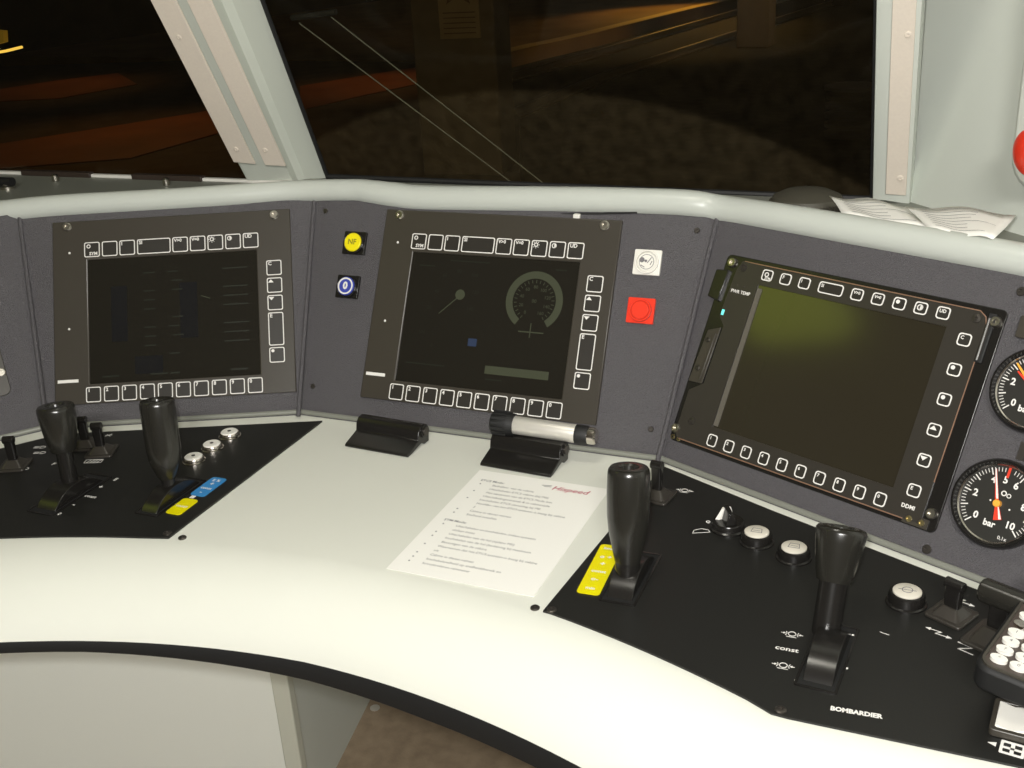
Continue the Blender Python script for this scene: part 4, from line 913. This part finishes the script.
# loose papers on the rail
def folded(name, quad, mids, label, z0, sag, th=.0006, tx=None):
    """quad in pixels: near-left, far-left, far-right, near-right laid at height z0"""
    t = thing(name, label, 'paper', Matrix.Identity(4), 'loose papers on the rail')
    P_ = [atz(a, b, z0 + c) for a, b, c in quad]; N = 10; rows = []
    for j in range(6):
        row = []
        for i in range(N + 1):
            f, g = i / N, j / 5
            p = (P_[0] * (1 - f) + P_[3] * f) * (1 - g) + (P_[1] * (1 - f) + P_[2] * f) * g
            p.z += sag * math.sin(f * math.pi) * .5 + .002 * math.sin(f * 9 + g * 3); row.append(p)
        rows.append(row)
    mb = MB(); mb.sheet(rows); o = mb.build('sheet', M_paper, t, ang=80); sm = o.modifiers.new('thick', 'SOLIDIFY'); sm.thickness = th
    mb = MB(); random.seed(len(label))
    for k in range(tx):
        g = .12 + .76 * k / (tx - 1); segs = [(.12, .92 - random.random() * .35)]
        for f0, f1 in segs:
            n = 8; up_ = Vector((0, 0, .0012)); A = []
            for i in range(n + 1):
                f = f0 + (f1 - f0) * i / n; x = f * N; i0 = min(int(x), N - 1); y = g * 5; j0 = min(int(y), 4)
                a = rows[j0][i0].lerp(rows[j0][i0 + 1], x - i0); b = rows[j0 + 1][i0].lerp(rows[j0 + 1][i0 + 1], x - i0); A.append(a.lerp(b, y - j0) + up_)
            w_ = (P_[1] - P_[0]).normalized() * .0012; mb.sheet([[p for p in A], [p + w_ for p in A]])
    mb.build('printed_text', M_ink, t, smooth=False)
folded('loose_sheet', [(843, 215.6, 0), (829.4, 196, .004), (908, 206, 0), (935, 230, 0)], None, 'left loose printed sheet lying on the shelf behind the rail', .254, .003, tx=7)
folded('loose_sheet', [(930, 231, .002), (905, 206.5, .004), (1016, 214, .010), (993, 240, .006)], None, 'right loose printed sheet curling over the rail by the wall', .256, .004, tx=8)

# ---------------------------------------------------------------- leg recess below the desk
co = Vector((-.369, .063, 0)); fl = Vector((math.cos(A1), -math.sin(A1), 0)); sd = (Vector((-.420, .344, 0)) - co).normalized()
t = thing('desk_pedestal', 'pale grey-green cabinet side filling the space under the left of the desk', 'cabinet', T(0, 0, 0))
l_ = co - fl * 1.0
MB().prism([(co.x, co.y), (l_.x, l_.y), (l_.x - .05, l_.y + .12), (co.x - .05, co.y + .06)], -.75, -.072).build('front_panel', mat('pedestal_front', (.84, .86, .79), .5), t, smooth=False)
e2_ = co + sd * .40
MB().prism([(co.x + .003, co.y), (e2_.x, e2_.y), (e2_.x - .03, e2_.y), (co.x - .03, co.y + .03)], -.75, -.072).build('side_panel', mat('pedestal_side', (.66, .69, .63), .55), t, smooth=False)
n_ = Vector((fl.y, -fl.x, 0)); c1_ = co - fl * .022
MB().prism([(co.x + n_.x * .006 + .004, co.y + n_.y * .006), (c1_.x + n_.x * .006, c1_.y + n_.y * .006), (c1_.x, c1_.y + .01), (co.x + .004, co.y + .012)], -.75, -.072).build('corner_strip', M_cover if False else mat('corner_strip', (.60, .61, .52), .45), t, bevel=.002)
p = atz(375, 708, -.75); tag(MB().lathe([(.009, 0), (.009, .001), (.006, .0015), (0, .0015)], T(p.x, p.y, -.75), 16).build('floor_stud', M_alu, None), 'small round metal stud in the brown floor', 'stud')

# ---------------------------------------------------------------- wiper outside the glass
t = thing('windscreen_wiper', 'thin twin-rod wiper crossing the large windscreen outside', 'wiper', Matrix.Identity(4))
for (x0, y0, x1, y1) in ((299, 23, 512, 183), (331, 17, 543, 183)):
    a, b = wpl(x0, y0, .05), wpl(x1, y1, .05); MB().tube([a, a.lerp(b, .5), b], .0009, 8).build('wiper_rod', mat('wiper_steel', (.11, .11, .09), .5) if 'wiper_steel' not in bpy.data.materials else bpy.data.materials['wiper_steel'], t)
a, b = wpl(292, 18, .05), wpl(336, 12, .05); MB().tube([a, b], .004, 10).build('wiper_head', M_rub, t)

# ---------------------------------------------------------------- outside: station at night
GZ, PZ = -2.2, -1.45
M_gnd = mat('track_ballast', (.055, .045, .032), .9, noise=(6, .2, (.02, .018, .013)))
M_plat = mat('platform_asphalt', (.060, .045, .032), .8, noise=(4, .2, (.03, .024, .018)))
M_litband = mat('platform_lit_band', (.30, .11, .03), .7, noise=(1.2, .3, (.12, .04, .012)))  # red of the platform bands, standing in for pools of orange lamplight
M_steel = mat('rail_steel', (.45, .38, .28), .35, metal=.9)
M_conc = mat('concrete', (.20, .16, .10), .85, noise=(8, .3, (.15, .12, .08)))
MB().box((-8, 30, GZ - .1), (120, 90, .2)).build('ground', M_gnd, None, kind='structure', smooth=False)
def g(px, py, z): p = atz(px, py, z); return (p.x, p.y)
def railway(name, pts, label):
    P_ = [Vector((*g(a, b, GZ + .15), GZ + .15)) for a, b in pts]
    d0 = (P_[0] - P_[1]).normalized(); P_ = [P_[0] + d0 * 3] + P_; d1 = (P_[-1] - P_[-2]).normalized(); P_ = P_ + [P_[-1] + d1 * 25]
    mb = MB(); prof = [(-.07, -.15), (.07, -.15), (.07, -.13), (.012, -.11), (.012, -.04), (.035, -.03), (.035, 0), (-.035, 0), (-.035, -.03), (-.012, -.04), (-.012, -.11), (-.07, -.13)]
    rs = []
    for i, p in enumerate(P_):
        d = (P_[min(i + 1, len(P_) - 1)] - P_[max(i - 1, 0)]).normalized(); n = Vector((d.y, -d.x, 0)); rs.append([mb.v(p + n * a + Vector((0, 0, b))) for a, b in prof])
    for A, B in zip(rs, rs[1:]):
        for i in range(len(prof)): mb._f([A[i], A[(i + 1) % len(prof)], B[(i + 1) % len(prof)], B[i]])
    mb._f(rs[0]); mb._f(rs[-1][::-1]); tag(mb.build('track_rail', M_steel, None), label, 'rail', 'track rails outside')
railway('track_rail', [(558, 91), (608, 71), (665, 53)], 'nearer steel track rail outside the large window')
railway('track_rail', [(556, 61), (610, 46), (665, 30), (735, 10)], 'farther bright steel track rail below the lit platform edge')
# far lit platform
FZ = GZ + .30; pe = [atz(a, b, FZ) for a, b in ((470, 62), (545, 44), (600, 32), (660, 17), (705, 6))]; d = (pe[-1] - pe[-2]).normalized(); pe.append(pe[-1] + d * 25)
far = [Vector((p.x - 14, p.y + 2, p.z)) for p in reversed(pe)]
MB().prism([(p.x, p.y) for p in pe + far], GZ, FZ).build('far_platform', [mat('platform_warm', (.36, .22, .08), .7, noise=(1.0, .3, (.20, .11, .035)))], None, kind='structure', smooth=False)
mb = MB(); n = Vector((-1, .1, 0)) * .35
for a, b in zip(pe, pe[1:]): mb.sheet([[a + Vector((0, 0, .01)), b + Vector((0, 0, .01))], [a + n + Vector((0, 0, .01)), b + n + Vector((0, 0, .01))]])
o = mb.build('platform_edge_line', mat('edge_line_yellow', (.75, .55, .22), .6), None, smooth=False); tag(o, 'pale painted line along the far platform edge', 'line'); sm = o.modifiers.new('s', 'SOLIDIFY'); sm.thickness = .008
# near platform with bands of orange lamplight painted on as red strips
MB().prism([g(-120, 205, PZ), g(520, 172, PZ), g(520, 118, PZ), g(470, 62, PZ), g(200, 60, PZ), g(-300, 75, PZ)], GZ, PZ).build('near_platform', M_plat, None, kind='structure', smooth=False)
def put_lit_band(pts, label):
    tag(MB().prism([g(a, b, PZ + .012) for a, b in pts], PZ + .001, PZ + .012).build('lit_band', M_litband, None, smooth=False), label, 'light band', 'painted bands of lamplight on the near platform')
put_lit_band([(-40, 172), (40, 165), (130, 158), (225, 131), (262, 118), (262, 100), (200, 112), (100, 128), (-40, 150)], 'broad painted band of orange lamplight seen low in the left window')
put_lit_band([(-40, 103), (60, 98), (137, 84), (118, 73), (60, 80), (-40, 95)], 'narrow painted band of orange lamplight higher in the left window')
put_lit_band([(300, 86), (360, 76), (425, 66), (468, 66), (470, 72), (425, 82), (360, 96), (300, 110)], 'painted band of orange lamplight behind the wiper in the large window')
def column(px0, px1, pyb, z, h, name, label, dpt=.5):
    a, b = atz(px0, pyb, z), atz(px1, pyb, z); d = (b - a).normalized(); n = Vector((-d.y, d.x, 0)) * dpt
    t = thing(name, label, 'column', Matrix.Identity(4), 'station columns')
    MB().prism([(p.x, p.y) for p in (a, b, b + n, a + n)], z, z + h).build('shaft', M_conc, t, bevel=.02)
    return t, a, b
t, a, b = column(424, 503, 176, PZ, 4.5, 'station_column', 'large square concrete column with a notice, close outside the window')
# notice board on the near column
d = (b - a).normalized(); n = Vector((d.y, -d.x, 0))
def oncol(px, py): return hit(px, py, a + n * .012, n)
q4 = [oncol(441, 39), oncol(481, 38), oncol(481, -30), oncol(441, -30)]
NM = frame(q4[0], d, Vector((0, 0, 1)), n); wN = (q4[1] - q4[0]).length; hN = q4[3].z - q4[0].z
tn = thing('notice_board', 'pale printed notice fixed to the concrete column outside', 'notice', NM)
MB().box((wN / 2, hN / 2, 0), (wN, hN, .02)).build('board', mat('notice_paper', (.42, .33, .17), .7), tn, smooth=False)
mb = MB()
for k in range(5): mb.box((wN / 2, hN * (.08 + k * .075), .011), (wN * .8, hN * .018, .003))
mb.prism([(wN * .2, hN * .50), (wN * .5, hN * .62), (wN * .8, hN * .50), (wN * .65, hN * .75), (wN * .35, hN * .75)], .010, .013); mb.build('print', mat('notice_ink', (.16, .09, .03), .7), tn, smooth=False)
column(736, 768, 48, GZ, 6, 'station_column', 'distant slim column between the tracks, seen through the upper right of the window')
column(828, 850, 6, GZ, 6, 'station_column', 'farthest dark column near the right edge of the large window')
# faint reflection in the windscreen, built as stacked rings by the track
p = atz(852, 88, -1.6); t = thing('reflection_rings', 'stacked rings standing in for a reflection at the right of the window', 'reflection', T(p.x, p.y, GZ))
for k in range(5): MB().lathe([(.20, 0), (.30, .02), (.31, .07), (.20, .10)], T(0, 0, k * .115), 32).build('ring', M_conc, t)
MB().lathe([(.20, 0), (.33, .02), (.33, .06), (0, .07)], T(0, 0, .575), 32).build('reflection_top_ring', mat('reflection_top', (.30, .26, .19), .6), t)
# lamps of the station
p = hit(6, 51, (0, 9.5, 0), (0, 1, 0)); q_ = hit(22, 47, (0, 9.5, 0), (0, 1, 0))
t = thing('platform_lamp', 'yellow tube lamp glowing at the left edge of the left window', 'lamp', T(*p))
MB().tube([Vector((-.45, 0, -.045)), Vector((0, 0, 0)), (q_ - p)], .016, 8).build('tube', mat('sodium_tube', (.9, .6, .1), .4, emis=((1, .62, .10), 1.1)), t)
MB().prism([(-.45, .01), (.10, .11), (.13, .24), (-.45, .30)], .03, .10, Matrix.Rotation(R_(90), 4, 'X')).build('glow_shade', mat('tube_glow_shade', (.5, .33, .04), .5, emis=((.9, .50, .04), .09)), t)  # glow above the tube, put in as a faintly emissive shade
p = hit(622, 2, (0, 34, 0), (0, 1, 0))
t = thing('kiosk', 'brightly lit yellow kiosk window at the far end of the platform', 'kiosk', T(*p))
MB().box((0, .3, .15), (3.6, .6, 2.0)).build('kiosk_body', M_conc, t)
MB().box((.2, -.01, 0), (1.6, .04, .26)).build('lit_window', mat('lit_window', (.9, .8, .4), .4, emis=((1, .80, .30), 1.4)), t)
for x in (-.75, .55): MB().box((x, -.05, 0), (.08, .04, .3)).build('mullion', M_rub, t)
p = atz(625, 12, FZ); light('platform_lamp_light', 'SPOT', (p.x + 1, p.y + 2, PZ + 3.5), 420, (1, .55, .10), .3, (p.x + 1.5, p.y, PZ), 80, .9)
p = atz(120, 140, PZ); light('sodium_light', 'SPOT', (p.x - 1, p.y + 1.5, PZ + 3.2), 60, (1, .42, .08), .3, (p.x, p.y, PZ), 95, .9)
p = atz(60, 88, PZ); light('sodium_light_far', 'SPOT', (p.x, p.y + 1, PZ + 3.2), 42, (1, .42, .08), .3, (p.x, p.y, PZ), 70, .9)
p = atz(370, 85, PZ); light('sodium_light_right', 'SPOT', (p.x, p.y + 1, PZ + 3.2), 60, (1, .38, .08), .3, (p.x, p.y, PZ), 60, .9)
p = atz(640, 45, GZ); light('track_light', 'SPOT', (p.x + 5, p.y - 3, GZ + 5), 260, (1, .62, .2), .4, (p.x, p.y, GZ), 70, .8)
p = atz(463, 60, PZ + 1.2); light('column_light', 'SPOT', (p.x + 2.2, p.y - 4.5, PZ + 2.4), 60, (1, .66, .24), .4, (a.x, a.y, PZ + .8), 30, .8)
